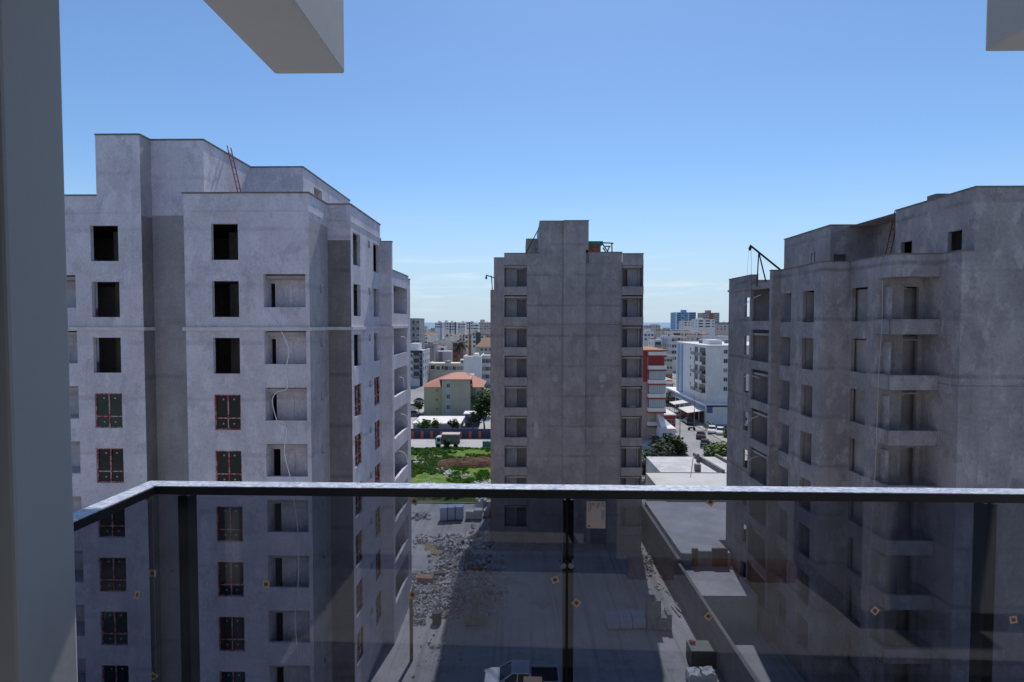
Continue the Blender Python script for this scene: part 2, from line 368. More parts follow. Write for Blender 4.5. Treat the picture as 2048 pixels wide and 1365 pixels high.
# weedy plot behind the yard, gently uneven
mb = MB(); nx, ny = 70, 44
fx0, fx1, fy0, fy1 = -45, 12, 70.5, 101.0
from mathutils import noise as mn
def fz(x, y):
    e_ = min(1, (x - fx0) / 2, (fx1 - x) / 2, (y - fy0) / 2.5, (fy1 - y) / 2)
    return .02 + max(0, e_) * (.22 + .34 * mn.noise(Vector((x * .16, y * .2, 3))) + .16 * mn.noise(Vector((x * .7, y * .7, 9))))
for i in range(nx):
    for j in range(ny):
        xs = [fx0 + (fx1 - fx0) * (i + a) / nx for a in (0, 1)]; ys = [fy0 + (fy1 - fy0) * (j + a) / ny for a in (0, 1)]
        mb.quad(*[(x, y, fz(x, y)) for x, y in ((xs[0], ys[0]), (xs[1], ys[0]), (xs[1], ys[1]), (xs[0], ys[1]))])
struct('weedy_field', mb, field_m)
mb = MB(); mb.box(-60, 14, 70.1, 70.4, 0, .14); struct('kerb', mb, pave_m)
mb = MB(); mb.quad((-120, 101.5, .008), (29, 101.5, .008), (29, 109.3, .008), (-120, 109.3, .008)); struct('road', mb, road_m)
mb = MB(); mb.quad((29.5, 62, .012), (39.8, 62, .012), (39.8, 420, .012), (29.5, 420, .012)); struct('street', mb, asphalt_m)
mb = MB(); mb.box(39.8, 42.3, 62, 320, 0, .14); mb.box(27.6, 29.5, 112, 320, 0, .14); struct('pavement', mb, pave_m)
mb = MB(); mb.quad((-40, 111, .01), (27, 111, .01), (27, 160, .01), (-40, 160, .01)); struct('school_yard', mb, road_m)
mb = MB(); mb.quad((43, 97, .012), (60, 97, .012), (60, 112, .012), (43, 112, .012)); struct('grass_verge', mb, field_m)

# ================================================================== LEFT TOWER
FH = 3.05
T1 = thing('apartment_tower', 'near left unfinished apartment tower, pale primed walls and red-taped windows', 'apartment block', (-18, 38, 0), group='unfinished apartment towers')
def rel(root): return Matrix.Translation(-root.location)
def put(mb, name, mats, root, bevel=0):
    o = mb.build(name, mats, root, bevel=bevel); o.matrix_parent_inverse = Matrix.Translation(-Vector(root.location)); return o
ZT = lambda k: 28.66 - FH * k
ZS = lambda k: 26.73 - FH * k
XA0, XA1 = -30.0, -20.55; YA = 29.75; YB = 30.65; XB = -17.95; YC = 29.3; XC = -11.25; YD = 32.17; XD = -9.9; YE = 39.0; XE = -9.1; YF = 44.7; XF = -9.6; YEND = 48.0
wa0 = atY(181, 485, YA).x; wa1 = atY(236.5, 485, YA).x
wc0 = atY(422.5, 482, YC).x; wc1 = atY(476, 482, YC).x
lc0 = atY(527, 580, YC).x; lc1 = atY(611, 580, YC).x
LT = lambda k: 25.98 - FH * (k - 1)
LS = lambda k: 24.2 - FH * (k - 1)
KF = range(0, 9)
mb = MB(); ops = [(wa0 - XA0, wa1 - XA0, ZS(k), ZT(k)) for k in KF] + [(2.0, 5.75, LS(k), LT(k), 1.4) for k in range(1, 9)]
facade(mb, (XA0, YA), (XA1, YA), 0, 30.25, ops); put(mb, 'wall', [primed], T1)
mb = MB(); facade(mb, (-22.97, YA), (XA1, YA), 30.25, 33.5); facade(mb, (-22.97, 36), (-22.97, YA), 29.4, 33.5); put(mb, 'penthouse_wall', [primed], T1)
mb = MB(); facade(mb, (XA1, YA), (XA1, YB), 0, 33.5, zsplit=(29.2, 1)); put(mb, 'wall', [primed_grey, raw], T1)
mb = MB(); facade(mb, (XA1, YB), (XB, YB), 0, 29.35, mi=1, zsplit=None); facade(mb, (XA1, YB), (-17.6, YB), 29.35, 33.5); put(mb, 'wall', [primed, raw_pale], T1)
mb = MB(); facade(mb, (-17.6, YB), (-17.6, 36.05), 29.4, 33.5); facade(mb, (-17.6, 36.05), (-14.18, 36.05), 29.4, 33.5)
w0 = atX(628, 380, -14.18).y - 36.05; w1 = atX(644, 380, -14.18).y - 36.05
facade(mb, (-14.18, 36.05), (-14.18, 46), 29.4, 33.5, [(w0, w1, 31.3, 32.75)])
mb.quad((-22.97, YB, 33.3), (-17.6, YB, 33.3), (-17.6, 46, 33.3), (-22.97, 46, 33.3)); mb.quad((-17.6, 36.05, 33.3), (-14.18, 36.05, 33.3), (-14.18, 46, 33.3), (-17.6, 46, 33.3))
mb.quad((-22.97, YA, 33.3), (XA1, YA, 33.3), (XA1, YB, 33.3), (-22.97, YB, 33.3))
put(mb, 'penthouse_wall', [primed], T1)
mb = MB(); facade(mb, (XB, YB), (XB, YC), 0, 30.25); put(mb, 'wall', [primed], T1)
mb = MB(); ops = [(wc0 - XB, wc1 - XB, ZS(k), ZT(k)) for k in KF] + [(lc0 - XB, lc1 - XB, LS(k), LT(k), .16) for k in range(1, 9)]
facade(mb, (XB, YC), (XC, YC), 0, 30.25, ops); put(mb, 'wall', [primed], T1)
mb = MB(); ops = [(atX(640, 577, XC).y - YC, atX(645.5, 577, XC).y - YC, ZT(k) - .55, ZT(k) - .03) for k in range(1, 9)]
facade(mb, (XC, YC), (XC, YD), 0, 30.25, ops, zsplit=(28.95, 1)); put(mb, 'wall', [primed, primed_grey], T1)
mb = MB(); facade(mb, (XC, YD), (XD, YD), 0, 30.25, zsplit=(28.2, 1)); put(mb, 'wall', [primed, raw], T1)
s10, s11 = atX(706, 500, XD).y - YD, atX(720.5, 500, XD).y - YD
s20, s21 = atX(746.5, 516, XD).y - YD, atX(758, 516, XD).y - YD
v0_, v1_ = atX(736, 488, XD).y - YD, atX(740, 488, XD).y - YD
mb = MB(); ops = []
for k in KF: ops += [(s10, s11, ZS(k) + .1, ZT(k) + .1), (s20, s21, ZS(k) + .1, ZT(k) + .1), (v0_, v1_, ZT(k) - .4, ZT(k) + .05)]
facade(mb, (XD, YD), (XD, YE), 0, 30.25, ops); put(mb, 'wall', [primed], T1)
mb = MB(); facade(mb, (XD, YE), (XE, YE), 0, 29.1); facade(mb, (XE, YE), (XE, YE + .3), 0, 29.1); facade(mb, (XE, YE + .3), (XD - 1, YE + .3), 27.1, 29.1); put(mb, 'wall', [primed], T1)
mb = MB(); ops = [(.25, YF - YE - .75, LS(k) - .15, LT(k) + .1, .2) for k in range(1, 9)]
facade(mb, (XE, YE + .3), (XE, YF), 0, 27.1, ops); facade(mb, (XE, YF), (XF, YF), 0, 27.1); facade(mb, (XF, YF), (XF, YEND), 0, 27.1); put(mb, 'wall', [primed], T1)
mb = MB(); facade(mb, (XF, YEND), (XA0, YEND), 0, 27.1); facade(mb, (-12.5, YEND), (XA0, YEND), 27.1, 29.4); facade(mb, (-12.5, YE + .3), (-12.5, YEND), 26.8, 29.4); facade(mb, (XD, YE + .3), (-12.5, YE + .3), 26.8, 29.4); facade(mb, (XA0, YEND), (XA0, YA), 0, 30.25); put(mb, 'wall', [primed], T1)
mb = MB(); facade(mb, (XE - 1.4, YE + .3), (XE - 1.4, YF - .45), 0, 26.9, [(1.2, 2.0, LS(k) - 1.0, LT(k) - .3, .15) for k in range(1, 9)]); put(mb, 'loggia_wall', [primed], T1); mb = MB(); facade(mb, (XE - 1.4, YF - .44), (XE - .03, YF - .44), 0, 26.9); put(mb, 'loggia_wall', [primed], T1); mb = MB(); facade(mb, (-28.2, YA + 1.5), (-24.2, YA + 1.5), 0, 27, [(1.2, 2.0, LS(k) - 1, LT(k) - .3, .15) for k in range(1, 9)]); put(mb, 'loggia_wall', [primed], T1)
# roof, floor slabs, dim rooms
mb = MB()
mb.box(XA0 + .03, XD - .03, YD + .02, YE + .25, 29.2, 29.4); mb.box(XA0 + .03, -12.53, YE + .25, YEND - .03, 29.2, 29.4); mb.box(-12.6, XD - .03, YE + .31, YEND - .03, 26.68, 26.88); mb.box(XA0 + .03, XC - .03, YB + .02, YD, 29.2, 29.4); mb.box(XB + .03, XC - .03, YC + .02, YB, 29.2, 29.4); mb.box(XA0 + .03, XA1 - .03, YA + .02, YB, 29.2, 29.4)
mb.box(XD - 2.4, XE - .03, YE + .35, YF - .03, 26.7, 26.9); mb.box(XD - 2.4, XF - .03, YF, YEND - .03, 26.72, 26.92)
put(mb, 'roof_slab', slab_m, T1)
mb = MB()
for k in range(0, 9):
    z = ZS(k) - 1.0
    mb.box(XA0 + .05, XD - .05, YD + .3, YEND - .1, z, z + .18); mb.box(XA0 + .05, XC - .05, YB + .25, YD + .28, z, z + .18)
    mb.box(XB + .25, XC - .25, YC + .25, YB + .2, z, z + .18); mb.box(XA0 + .05, XA1 - .25, YA + .25, YB + .2, z, z + .18)
    mb.box(XD - 1.6, XE - .22, YE + .32, YF - .05, LS(k + 1) - 1.0, LS(k + 1) - .85)
put(mb, 'floor_slab', interior, T1)
mb = MB()
for k in range(0, 9):
    z = ZS(k) - .8
    mb.box(XA0 + .3, XD - 1.6, 35.0, 35.2, z, z + 2.8); mb.box(-21.4, -21.2, YB + .3, 34.9, z, z + 2.8); mb.box(-14.6, -14.4, YC + .4, 34.9, z, z + 2.8); mb.box(-12.9, -12.7, YD + .4, YEND - .2, z, z + 2.8)
    for (a, b_, y_) in ((wa0 + .35, wa0 + .95, 32.2), (wc0 + .1, wc0 + .5, 32.6)):
        mb.box(a - .9, a, y_, y_ + .15, z, z + 2.8); mb.box(b_, b_ + .9, y_, y_ + .15, z, z + 2.8)
put(mb, 'partition_wall', interior, T1)
for k in range(1, 9):
    mb = MB(); yb = YC + .78
    facade(mb, (lc0 - .02, yb), (lc1 + .02, yb), LS(k) - .95, LT(k), [(.03, .30 + .16 * (k > 3), LS(k) - .9, LT(k) - .45, .15)], mi=0)
    for x_ in (lc0 - .005, lc1 + .005): mb.quad((x_, YC + .15, LS(k) - .95), (x_, yb, LS(k) - .95), (x_, yb, LT(k)), (x_, YC + .15, LT(k)))
    mb.quad((lc0, YC + .15, LS(k) - .95), (lc1, YC + .15, LS(k) - .95), (lc1, yb, LS(k) - .95), (lc0, yb, LS(k) - .95))
    mb.quad((lc0, YC + .15, LT(k) + .003), (lc1, YC + .15, LT(k) + .003), (lc1, yb, LT(k) + .003), (lc0, yb, LT(k) + .003))
    mb.box((lc0 + lc1) / 2 - .35, (lc0 + lc1) / 2 + .12, yb - .03, yb + .01, LS(k) - .9, LT(k) - .5)
    put(mb, 'loggia', [primed], T1)
# cornice, coping
mb = MB(); strip(mb, [(XA0, YA), (XA1, YA), (XA1, YB - .06)], 22.95, 23.13, .12, .02); strip(mb, [(XB, YB - .06), (XB, YC), (XC, YC), (XC, YD), (XD, YD), (XD, YE), (XE, YE), (XE, YF)], 22.95, 23.13, .12, .02)
put(mb, 'cornice', sill_m, T1)
mb = MB()
strip(mb, [(XA0, YA), (-22.97, YA)], 30.25, 30.32, .06, .22); put(mb, 'parapet_coping', coping_m, T1); mb = MB(); strip(mb, [(-22.97, YA), (XA1, YA), (XA1, YB), (-17.6, YB), (-17.6, 36.05), (-14.18, 36.05), (-14.18, 46)], 33.5, 33.57, .06, .22); put(mb, 'parapet_coping', coping_m, T1); mb = MB()
strip(mb, [(XB, YB), (XB, YC), (XC, YC), (XC, YD), (XD, YD), (XD, YE)], 30.25, 30.32, .06, .22); strip(mb, [(XD, YE), (XE, YE), (XE, YE + .3)], 29.1, 29.15, .05, .2); strip(mb, [(XE, YE + .3), (XE, YF), (XF, YF), (XF, YEND)], 27.1, 27.16, .05, .2)
put(mb, 'parapet_coping', coping_m, T1)
mb = MB(); strip(mb, [(XB, YC), (XC, YC), (XC, YD), (XD, YD), (XD, YE)], 29.28, 29.31, .035, .01); strip(mb, [(XA0, YA), (XA1, YA)], 29.28, 29.31, .035, .01); put(mb, 'drip_line', [primed], T1)
mb = MB(); strip(mb, [(XB + .002, YC + .3), (XB, YC + .02), (XC, YC + .02), (XC, YD)], 29.5, 30.24, -.005, .2); put(mb, 'parapet', [primed], T1)
# taped windows (shared meshes)
PANES = [dark_glass, simple('green_reflection_glass', (.016, .035, .03), .06, spec=.5), simple('brown_reflection_glass', (.035, .022, .018), .08, spec=.45)]  # greenish and brownish reflections painted in as glass colours
def window_mesh(w, h, d=.07):
    m_ = MB(); b_ = .055
    for a in ((0, b_, 0, h), (w - b_, w, 0, h), (b_, w - b_, 0, b_), (b_, w - b_, h - b_, h), (w / 2 - .03, w / 2 + .03, b_, h - b_), (b_, w / 2 - .03, .60, .665), (w / 2 + .03, w - b_, .60, .665)):
        m_.box(a[0], a[1], 0, d, a[2], a[3])
    f_ = m_.mesh('window', [red_tape_m])
    p = MB(); p.box(b_ - .01, w - b_ + .01, .03, .045, b_ - .01, h - b_ + .01)
    for cx_ in (.30 * w, .70 * w):
        for cz_ in (.32, h - .28):
            pts = [(cx_ + .05 * math.cos(a * math.pi / 4), .027, cz_ + .05 * math.sin(a * math.pi / 4)) for a in range(8)]; p.poly(pts, 1)
    return f_, [p.mesh('pane', [g_, sticker_w]) for g_ in PANES]
def set_window(ms_, loc, rz, root):
    o = link('window', ms_[0], root, loc, rz); o.matrix_parent_inverse = Matrix.Translation(-Vector(root.location))
    pn = link('pane', rnd.choice(ms_[1]), o); pn.rotation_euler = (rnd.uniform(-.03, 0), 0, rnd.uniform(0, .02)); return o
wmA = window_mesh(wa1 - wa0 - .01, 1.92); wmC = window_mesh(wc1 - wc0 - .01, 1.92); wmS1 = window_mesh(s11 - s10 - .01, 1.92); wmS2 = window_mesh(s21 - s20 - .01, 1.92)
for k in range(3, 9):
    set_window(wmA, (wa0 + .005, YA + .06, ZS(k) + .005), 0, T1); set_window(wmC, (wc0 + .005, YC + .06, ZS(k) + .005), 0, T1)
    set_window(wmS1, (XD - .06, YD + s10 + .005, ZS(k) + .105), math.pi / 2, T1); set_window(wmS2, (XD - .06, YD + s20 + .005, ZS(k) + .105), math.pi / 2, T1)
# hose hanging down the loggias
def hose(name, label, pts, r=.022, m=hose_m, cat='hose', group=None):
    C = []
    P = [Vector(p) for p in pts]
    for i in range(len(P) - 1):
        p0 = P[max(i - 1, 0)]; p1 = P[i]; p2 = P[i + 1]; p3 = P[min(i + 2, len(P) - 1)]
        for s in range(5):
            t_ = s / 5; C.append(.5 * ((2 * p1) + (p2 - p0) * t_ + (2 * p0 - 5 * p1 + 4 * p2 - p3) * t_ ** 2 + (3 * p1 - p0 - 3 * p2 + p3) * t_ ** 3))
    C.append(P[-1]); m_ = MB(); m_.tube(C, r, 6); return tag(m_.build(name, m), label, cat, group)
yh = YC - .03
hose('hose', 'pale hose hanging down past the loggias of the left tower', [atY(*p, yh) for p in ((533, 618), (556, 650), (572, 684), (578, 705), (572, 740), (575, 776), (552, 786), (545, 806), (556, 846), (573, 857), (569, 905), (582, 962), (588, 1002), (597, 1080), (596, 1170), (590, 1240), (598, 1330))])
k = 0
for (x0, y0, x1, y1) in ((801, 674, 813, 690), (799, 754, 808, 775), (801, 828, 817, 848), (797, 902, 816, 926), (803, 1004, 812, 1090)):
    a = atX(x0, y0, XE + .02); b_ = atX(x1, y1, XE + .25)
    mids = ['topmost', 'second from top', 'third from top', 'fourth from top', 'lowest']
    hose('conduit', 'thin pale conduit sagging out of a side loggia of the left tower, ' + mids[k], [a, (a + b_) / 2 + Vector((.12, 0, .25)), b_], .025, group='conduits from the side loggias'); k += 1
# red ladder on the roof
def ladder(label, a, b_, side, group):
    t_ = thing('ladder', label, 'ladder', a, group=group); a = Vector(a); b_ = Vector(b_); side = Vector(side)
    for s in (-.5, .5):
        m_ = MB(); m_.beam(side * s, b_ - a + side * s, .045, .05); m_.build('stile', red_paint, t_)
    n = 11
    for i in range(1, n):
        m_ = MB(); p = (b_ - a) * (i / n); m_.beam(p - side * .5, p + side * .5, .03, .03); m_.build('rung', red_paint, t_)
ladder('red ladder leaning on the rooftop wall of the left tower', (-16.55, 33.25, 29.4), (-17.5, 33.2, 33.95), (0, .42, 0), 'red roof ladders')

# ================================================================== CENTRE TOWER
T2 = thing('apartment_tower', 'middle unfinished grey tower seen straight on, balcony stacks at both edges', 'apartment block', (6, 60, 0), group='unfinished apartment towers')
YM = 55.5
Xm = lambda px, y=750, Y=YM: atY(px, y, Y).x
xl0, xl1 = Xm(988), Xm(1007.5); b0, b1 = Xm(1008.5), Xm(1054.5); c1, c2, c3 = Xm(1126), Xm(1170), Xm(1243); r1 = Xm(1285); r2 = Xm(1288)
YBK = 72.0
KM = range(0, 10)
BT = lambda k: 29.12 - FH * k
BS = lambda k: 26.98 - FH * k
zt_par = 30.3
mb = MB(); facade(mb, (xl0, YM), (b0, YM), 0, zt_par - .45); put(mb, 'wall', [raw_mid], T2)
mb = MB(); facade(mb, (b0, YM), (b1, YM), 0, zt_par, [(.02, b1 - b0 - .02, BS(k) - .95, BT(k), .12) for k in range(0, 9)]); put(mb, 'wall', [raw_mid], T2)
mb = MB(); facade(mb, (b1, YM), (c1, YM), 0, zt_par); facade(mb, (b1, YM + .01), (b1, YM + .02), 0, zt_par); put(mb, 'wall', [raw_mid], T2)
mb = MB(); facade(mb, (c1, YM - .22), (c2, YM - .22), 0, zt_par + .3); facade(mb, (c1, YM), (c1, YM - .22), 0, zt_par + .3); facade(mb, (c2, YM - .22), (c2, YM + .1), 0, zt_par + .3); put(mb, 'wall', [raw_mid], T2)
mb = MB(); facade(mb, (c2, YM + .1), (c3, YM + .1), 0, zt_par + .1); put(mb, 'wall', [raw_mid], T2)
mb = MB(); facade(mb, (c3, YM), (r1, YM), 0, zt_par - .05, [(.03, r1 - c3 - .02, BS(k) - .95, BT(k) - .02, .12) for k in range(0, 9)]); facade(mb, (r1, YM), (r1, YBK), 0, zt_par - .05); put(mb, 'wall', [raw_mid], T2)
mb = MB(); facade(mb, (r1 + .001, YM + .6), (r2, YM + .6), 0, zt_par - .5); facade(mb, (r2, YM + .6), (r2, YBK), 0, zt_par - .5); facade(mb, (r2, YBK), (xl0, YBK), 0, zt_par); put(mb, 'wall', [raw_mid], T2)
wl = Xm(981, 750, 58.0)
mb = MB(); facade(mb, (wl, 58.0), (xl0 + .1, 58.0), 0, atY(981, 580, 58).z); facade(mb, (wl, YBK), (wl, 58), 0, atY(981, 580, 58).z); facade(mb, (xl0, YBK), (xl0, YM), 0, zt_par - .45)
mb.quad((wl, 58, 26.5), (xl0, 58, 26.5), (xl0, YBK, 26.5), (wl, YBK, 26.5)); put(mb, 'wall', [raw_mid], T2)
# penthouse
p0, pm, p1 = Xm(1078.5), Xm(1126), Xm(1175.5); ph = 33.52
mb = MB(); facade(mb, (p0, YM + .05), (pm, YM + .05), zt_par, ph); facade(mb, (pm, YM - .2), (p1, YM - .2), zt_par + .3, ph); facade(mb, (p1, YM - .2), (p1, 64), zt_par - 1, ph); facade(mb, (p0, 64), (p0, YM + .05), zt_par - 1, ph)
facade(mb, (pm, YM + .05), (pm, YM - .2), zt_par, ph)
mb.quad((p0, YM + .05, ph - .1), (p1, YM + .05, ph - .1), (p1, 64, ph - .1), (p0, 64, ph - .1)); facade(mb, (p1, 64), (p0, 64), 29, ph); put(mb, 'penthouse_wall', [raw_mid], T2)
q0, q1 = Xm(1052, 500, 59), Xm(1078, 500, 59)
mb = MB(); facade(mb, (q0, 59), (q1 + .4, 59), 29.5, atY(1060, 477.5, 59).z); facade(mb, (q0, 66), (q0, 59), 29.5, atY(1060, 477.5, 59).z); mb.quad((q0, 59, 32), (q1 + .4, 59, 32), (q1 + .4, 66, 32), (q0, 66, 32)); put(mb, 'stair_house', [raw_mid], T2)
mb = MB(); mb.box(xl0 + .02, r1 - .02, YM + .12, YBK - .02, 29.25, 29.45); put(mb, 'roof_slab', slab_m, T2)
mb = MB(); strip(mb, [(xl0, YM), (b0, YM)], zt_par - .45, zt_par - .38, .05, .2); put(mb, 'parapet_coping', coping_m, T2)
mb = MB(); strip(mb, [(b0, YM), (p0, YM)], zt_par, zt_par + .07, .05, .2); put(mb, 'parapet_coping', coping_m, T2)
mb = MB(); strip(mb, [(c2 + .2, YM + .1), (c3, YM + .1)], zt_par + .1, zt_par + .17, .05, .2); put(mb, 'parapet_coping', coping_m, T2)
mb = MB(); strip(mb, [(c3, YM), (r1, YM), (r1, YBK)], zt_par - .05, zt_par + .02, .05, .2); put(mb, 'parapet_coping', coping_m, T2)
mb = MB(); strip(mb, [(p0, YM + .05), (pm, YM + .05)], ph, ph + .06, .05, .2); strip(mb, [(pm, YM - .2), (p1, YM - .2), (p1, 64)], ph, ph + .06, .05, .2)
put(mb, 'parapet_coping', coping_m, T2)
mb = MB(); strip(mb, [(xl0, YM), (c1, YM), (c1, YM - .22), (c2, YM - .22), (c2, YM + .1), (c3, YM + .1)], 23.0, 23.14, .1, .02); put(mb, 'cornice', [raw_mid], T2)
# worn joint ledges where the slabs show in the render
for k in range(0, 9):
    mb = MB(); mb.box(c2 + .03, c3 - .05, YM + .055, YM + .11, BT(k) + .18, BT(k) + .3)
    if k % 2: mb.box(b1 + .3, c1 - .1, YM - .025, YM + .02, BT(k) + .16, BT(k) + .24)
    put(mb, 'slab_ledge', [raw_mid], T2)
mb = MB()
for k in range(-1, 9): z = BS(k) - 1.14; mb.box(xl0 + .1, r1 - .1, YM + .14, YBK - .1, z, z + .18)
put(mb, 'floor_slab', interior, T2)
mb = MB(); mb.box(b1 + .3, c3 - .4, YM + 2, YM + 2.2, 0, 29); put(mb, 'partition_wall', interior, T2); mb = MB(); mb.box(b0 - .1, c3 + 3, 62, 62.2, 0, 29); put(mb, 'partition_wall', interior, T2)
for k in range(0, 9):
    for side in (0, 1):
        A0, A1 = (b0, b1) if side == 0 else (c3, r1)
        mb = MB(); yb = YM + 1.0; za, zb = BS(k) - .95, BT(k) - .001
        dd = (A1 - A0)
        door = (dd * .55, dd * .93, za + .02, zb - .35, .2) if side == 0 else (dd * .06, dd * .34, za + .02, zb - .35, .2)
        facade(mb, (A0, yb), (A1, yb), za, zb, [door])
        for x_ in (A0 + .021, A1 - .021): mb.quad((x_, YM + .11, za), (x_, yb, za), (x_, yb, zb), (x_, YM + .11, zb))
        mb.quad((A0, YM + .11, za), (A1, YM + .11, za), (A1, yb, za), (A0, yb, za)); mb.quad((A0, YM + .11, zb), (A1, YM + .11, zb), (A1, yb, zb), (A0, yb, zb))
        mb.box(A0 + .03, A1 - .03, yb + .7, yb + .8, za, zb)
        mb.box(A0 + .2 + side * (dd - .55), A0 + .34 + side * (dd - .55), yb - .3, yb - .01, za + .01, zb - .01)
        put(mb, 'loggia', [raw_pale], T2)
        mb = MB(); mb.box(A0 - .02, A1 + .02, YM - .14, YM + .1, BS(k) - .85, BS(k)); put(mb, 'balcony_parapet', [raw_mid], T2, bevel=.02)
plpatch = plaster('fresh_patch', (.48, .45, .44), (.40, .375, .37), .3, 0, 0, .1)
for (px, py, rx, rz) in ((1205, 757, .42, .5), (1206, 770, .25, .3), (1111, 757, .35, .4), (1072, 862, .3, 1.0), (1150, 1030, .4, .4)):
    c = atY(px, py, YM - (.24 if 1126 < px < 1170 else 0)); rr_ = random.Random(px); pts = []
    yy = c.y - .008 + (.1 if px > 1170 else 0)
    for i in range(11): a = i * 2 * math.pi / 11; q_ = rr_.uniform(.7, 1.1); pts.append((c.x + rx * q_ * math.cos(a), yy, c.z + rz * q_ * math.sin(a)))
    mb = MB(); mb.poly(pts); put(mb, 'plaster_patch', plpatch, T2)
# things on the centre roof
mb = MB(); mb.beam(atY(1049, 512, 55.8), atY(1079, 455, 55.8), .09, .09); tag(mb.build('pole', steel_dark), 'dark pole leaning on the rooftop block of the middle tower', 'pole')
t_ = thing('hoist', 'small dark hoist arm at the left edge of the middle tower', 'hoist', atY(984.7, 579, 58.2), group='rooftop hoists'); o0 = t_.location
mb = MB(); mb.beam(atY(984.7, 580, 58.2) - o0, atY(982.8, 552, 58.2) - o0, .09, .09); mb.build('post', steel_dark, t_)
mb = MB(); mb.beam(atY(972, 550.5, 58.2) - o0, atY(988, 556, 58.2) - o0, .1, .1); mb.build('arm', steel_dark, t_)
mb = MB(); mb.tube([atY(972.5, 552, 58.2) - o0, atY(972.5, 556, 58.2) - o0, atY(972.5, 559, 58.2) - o0], [.05, .12, .06], 8); mb.build('hook', steel_dark, t_)
bx0, bx1 = Xm(1177, 490, 57), Xm(1205, 490, 57); bz0 = 29.45
t_ = thing('brick_stack', 'orange brick pile under a green tarp on the middle tower roof', 'bricks', (bx0, 57, bz0))
bm_ = MB(); bm_.box(0, .24, 0, .5, 0, .22); bme = bm_.mesh('brick', brick_m)
zt_ = atY(1190, 487, 57).z - bz0
nn_ = int(zt_ / .235); cc_ = int((bx1 - bx0) / .255)
for i in range(cc_):
    for j in range(nn_): link('brick', bme, t_, (i * .255, rnd.uniform(-.04, .04), j * .235))
mb = MB(); mb.box(-.05, bx1 - bx0 + .05, -.08, .6, nn_ * .235, nn_ * .235 + .42); mb.build('tarp', green_tarp, t_, bevel=.06)
t_ = thing('timber_frame', 'grey timber scaffold frame beside the green tarp on the roof', 'scaffold', atY(1206, 508, 57)); o0 = t_.location
for (a, b_) in (((1205, 486), (1227, 487)), ((1223.5, 486), (1224, 506)), ((1205, 488), (1217, 506)), ((1206, 496), (1213, 507)), ((1210, 493), (1221, 493.5)), ((1219, 493), (1214, 506))):
    mb = MB(); mb.beam(atY(*a, 57) - o0, atY(*b_, 57) - o0, .1, .12); mb.build('plank', timber, t_)
hose('conduit', 'thin pale conduit hanging down the left edge of the middle tower', [atY(*p, YM - .04) for p in ((1001, 585), (1003, 680), (998, 740), (996, 780), (1004, 802))], .022, simple('dull_hose', (.36, .35, .35), .7), group='conduits from the side loggias')
# pale sacks and boards in one loggia on the right stack
mb = MB()
for i in range(7): mb.obox((c3 + .3 + rnd.random() * 1.2, YM + .45 + rnd.random() * .5, BS(4) - .8 + .1 + .12 * i), (.5, .4, .16), Matrix.Rotation(rnd.random(), 3, 'Z'))
tag(mb.build('cement_sacks', white_block), 'pale sacks heaped in a right-hand loggia of the middle tower', 'sacks')

# ================================================================== RIGHT TOWER
T3 = thing('apartment_tower', 'near right unfinished grey tower with stepped side and corner balconies', 'apartment block', (24, 38, 0), group='unfinished apartment towers')
RT = lambda k: 25.48 - 3.06 * k
RS = lambda k: 23.45 - 3.06 * k
KR = range(0, 8)
X0r, Y0r = 22.9, 28.95; X1r, Y1r = 20.3, 30.4; Y2r = 33.95; X2r = 18.6; Y3r = 39.8; X3r = 18.05; Y4r = 43.7; X4r = 18.2; Y5r = 48.3; XR = 40.0; PZ = 27.1; PH = 30.35
mb = MB(); facade(mb, (X0r, Y0r), (XR, Y0r), 0, PZ); put(mb, 'wall', [raw_right], T3)
mb = MB(); facade(mb, (23.5, Y0r), (XR, Y0r), PZ, PH)
w = [atX(1802, 490, 23.5).y, atX(1824, 490, 23.5).y, atX(1895, 480, 23.5).y, atX(1924, 480, 23.5).y]
facade(mb, (23.5, 35.0), (23.5, Y0r), 26.2, PH, [(35 - w[1 - 1], 35 - w[1], 26.6, atX(1815, 483, 23.5).z), (35 - w[2], 35 - w[3], 26.6, atX(1910, 462, 23.5).z)])
facade(mb, (25.43, 35.0), (23.5, 35.0), 26.2, PH) ; facade(mb, (23.5, 35.0), (25.43, 35.0), 26.2, PH)
facade(mb, (25.43, 40.1), (25.43, 35.0), 26.2, PH); facade(mb, (22.3, 40.1), (25.43, 40.1), 26.2, PH, [(atY(1668, 517, 40.1).x - 22.3, atY(1694, 517, 40.1).x - 22.3, 26.6, atY(1680, 509, 40.1).z)])
facade(mb, (22.3, 47), (22.3, 40.1), 26.2, PH, [(47 - atX(1621, 515, 22.3).y, 47 - atX(1630.5, 515, 22.3).y, 26.6, atX(1626, 506, 22.3).z)])
mb.quad((23.5, Y0r, PH - .1), (XR, Y0r, PH - .1), (XR, 47, PH - .1), (23.5, 47, PH - .1)); mb.quad((22.3, 40.1, PH - .1), (23.5, 40.1, PH - .1), (23.5, 47, PH - .1), (22.3, 47, PH - .1))
put(mb, 'penthouse_wall', [raw_right], T3)
mb = MB(); facade(mb, (X0r, Y1r + 1.2), (X0r, Y0r), 0, PZ); put(mb, 'wall', [raw_right], T3)
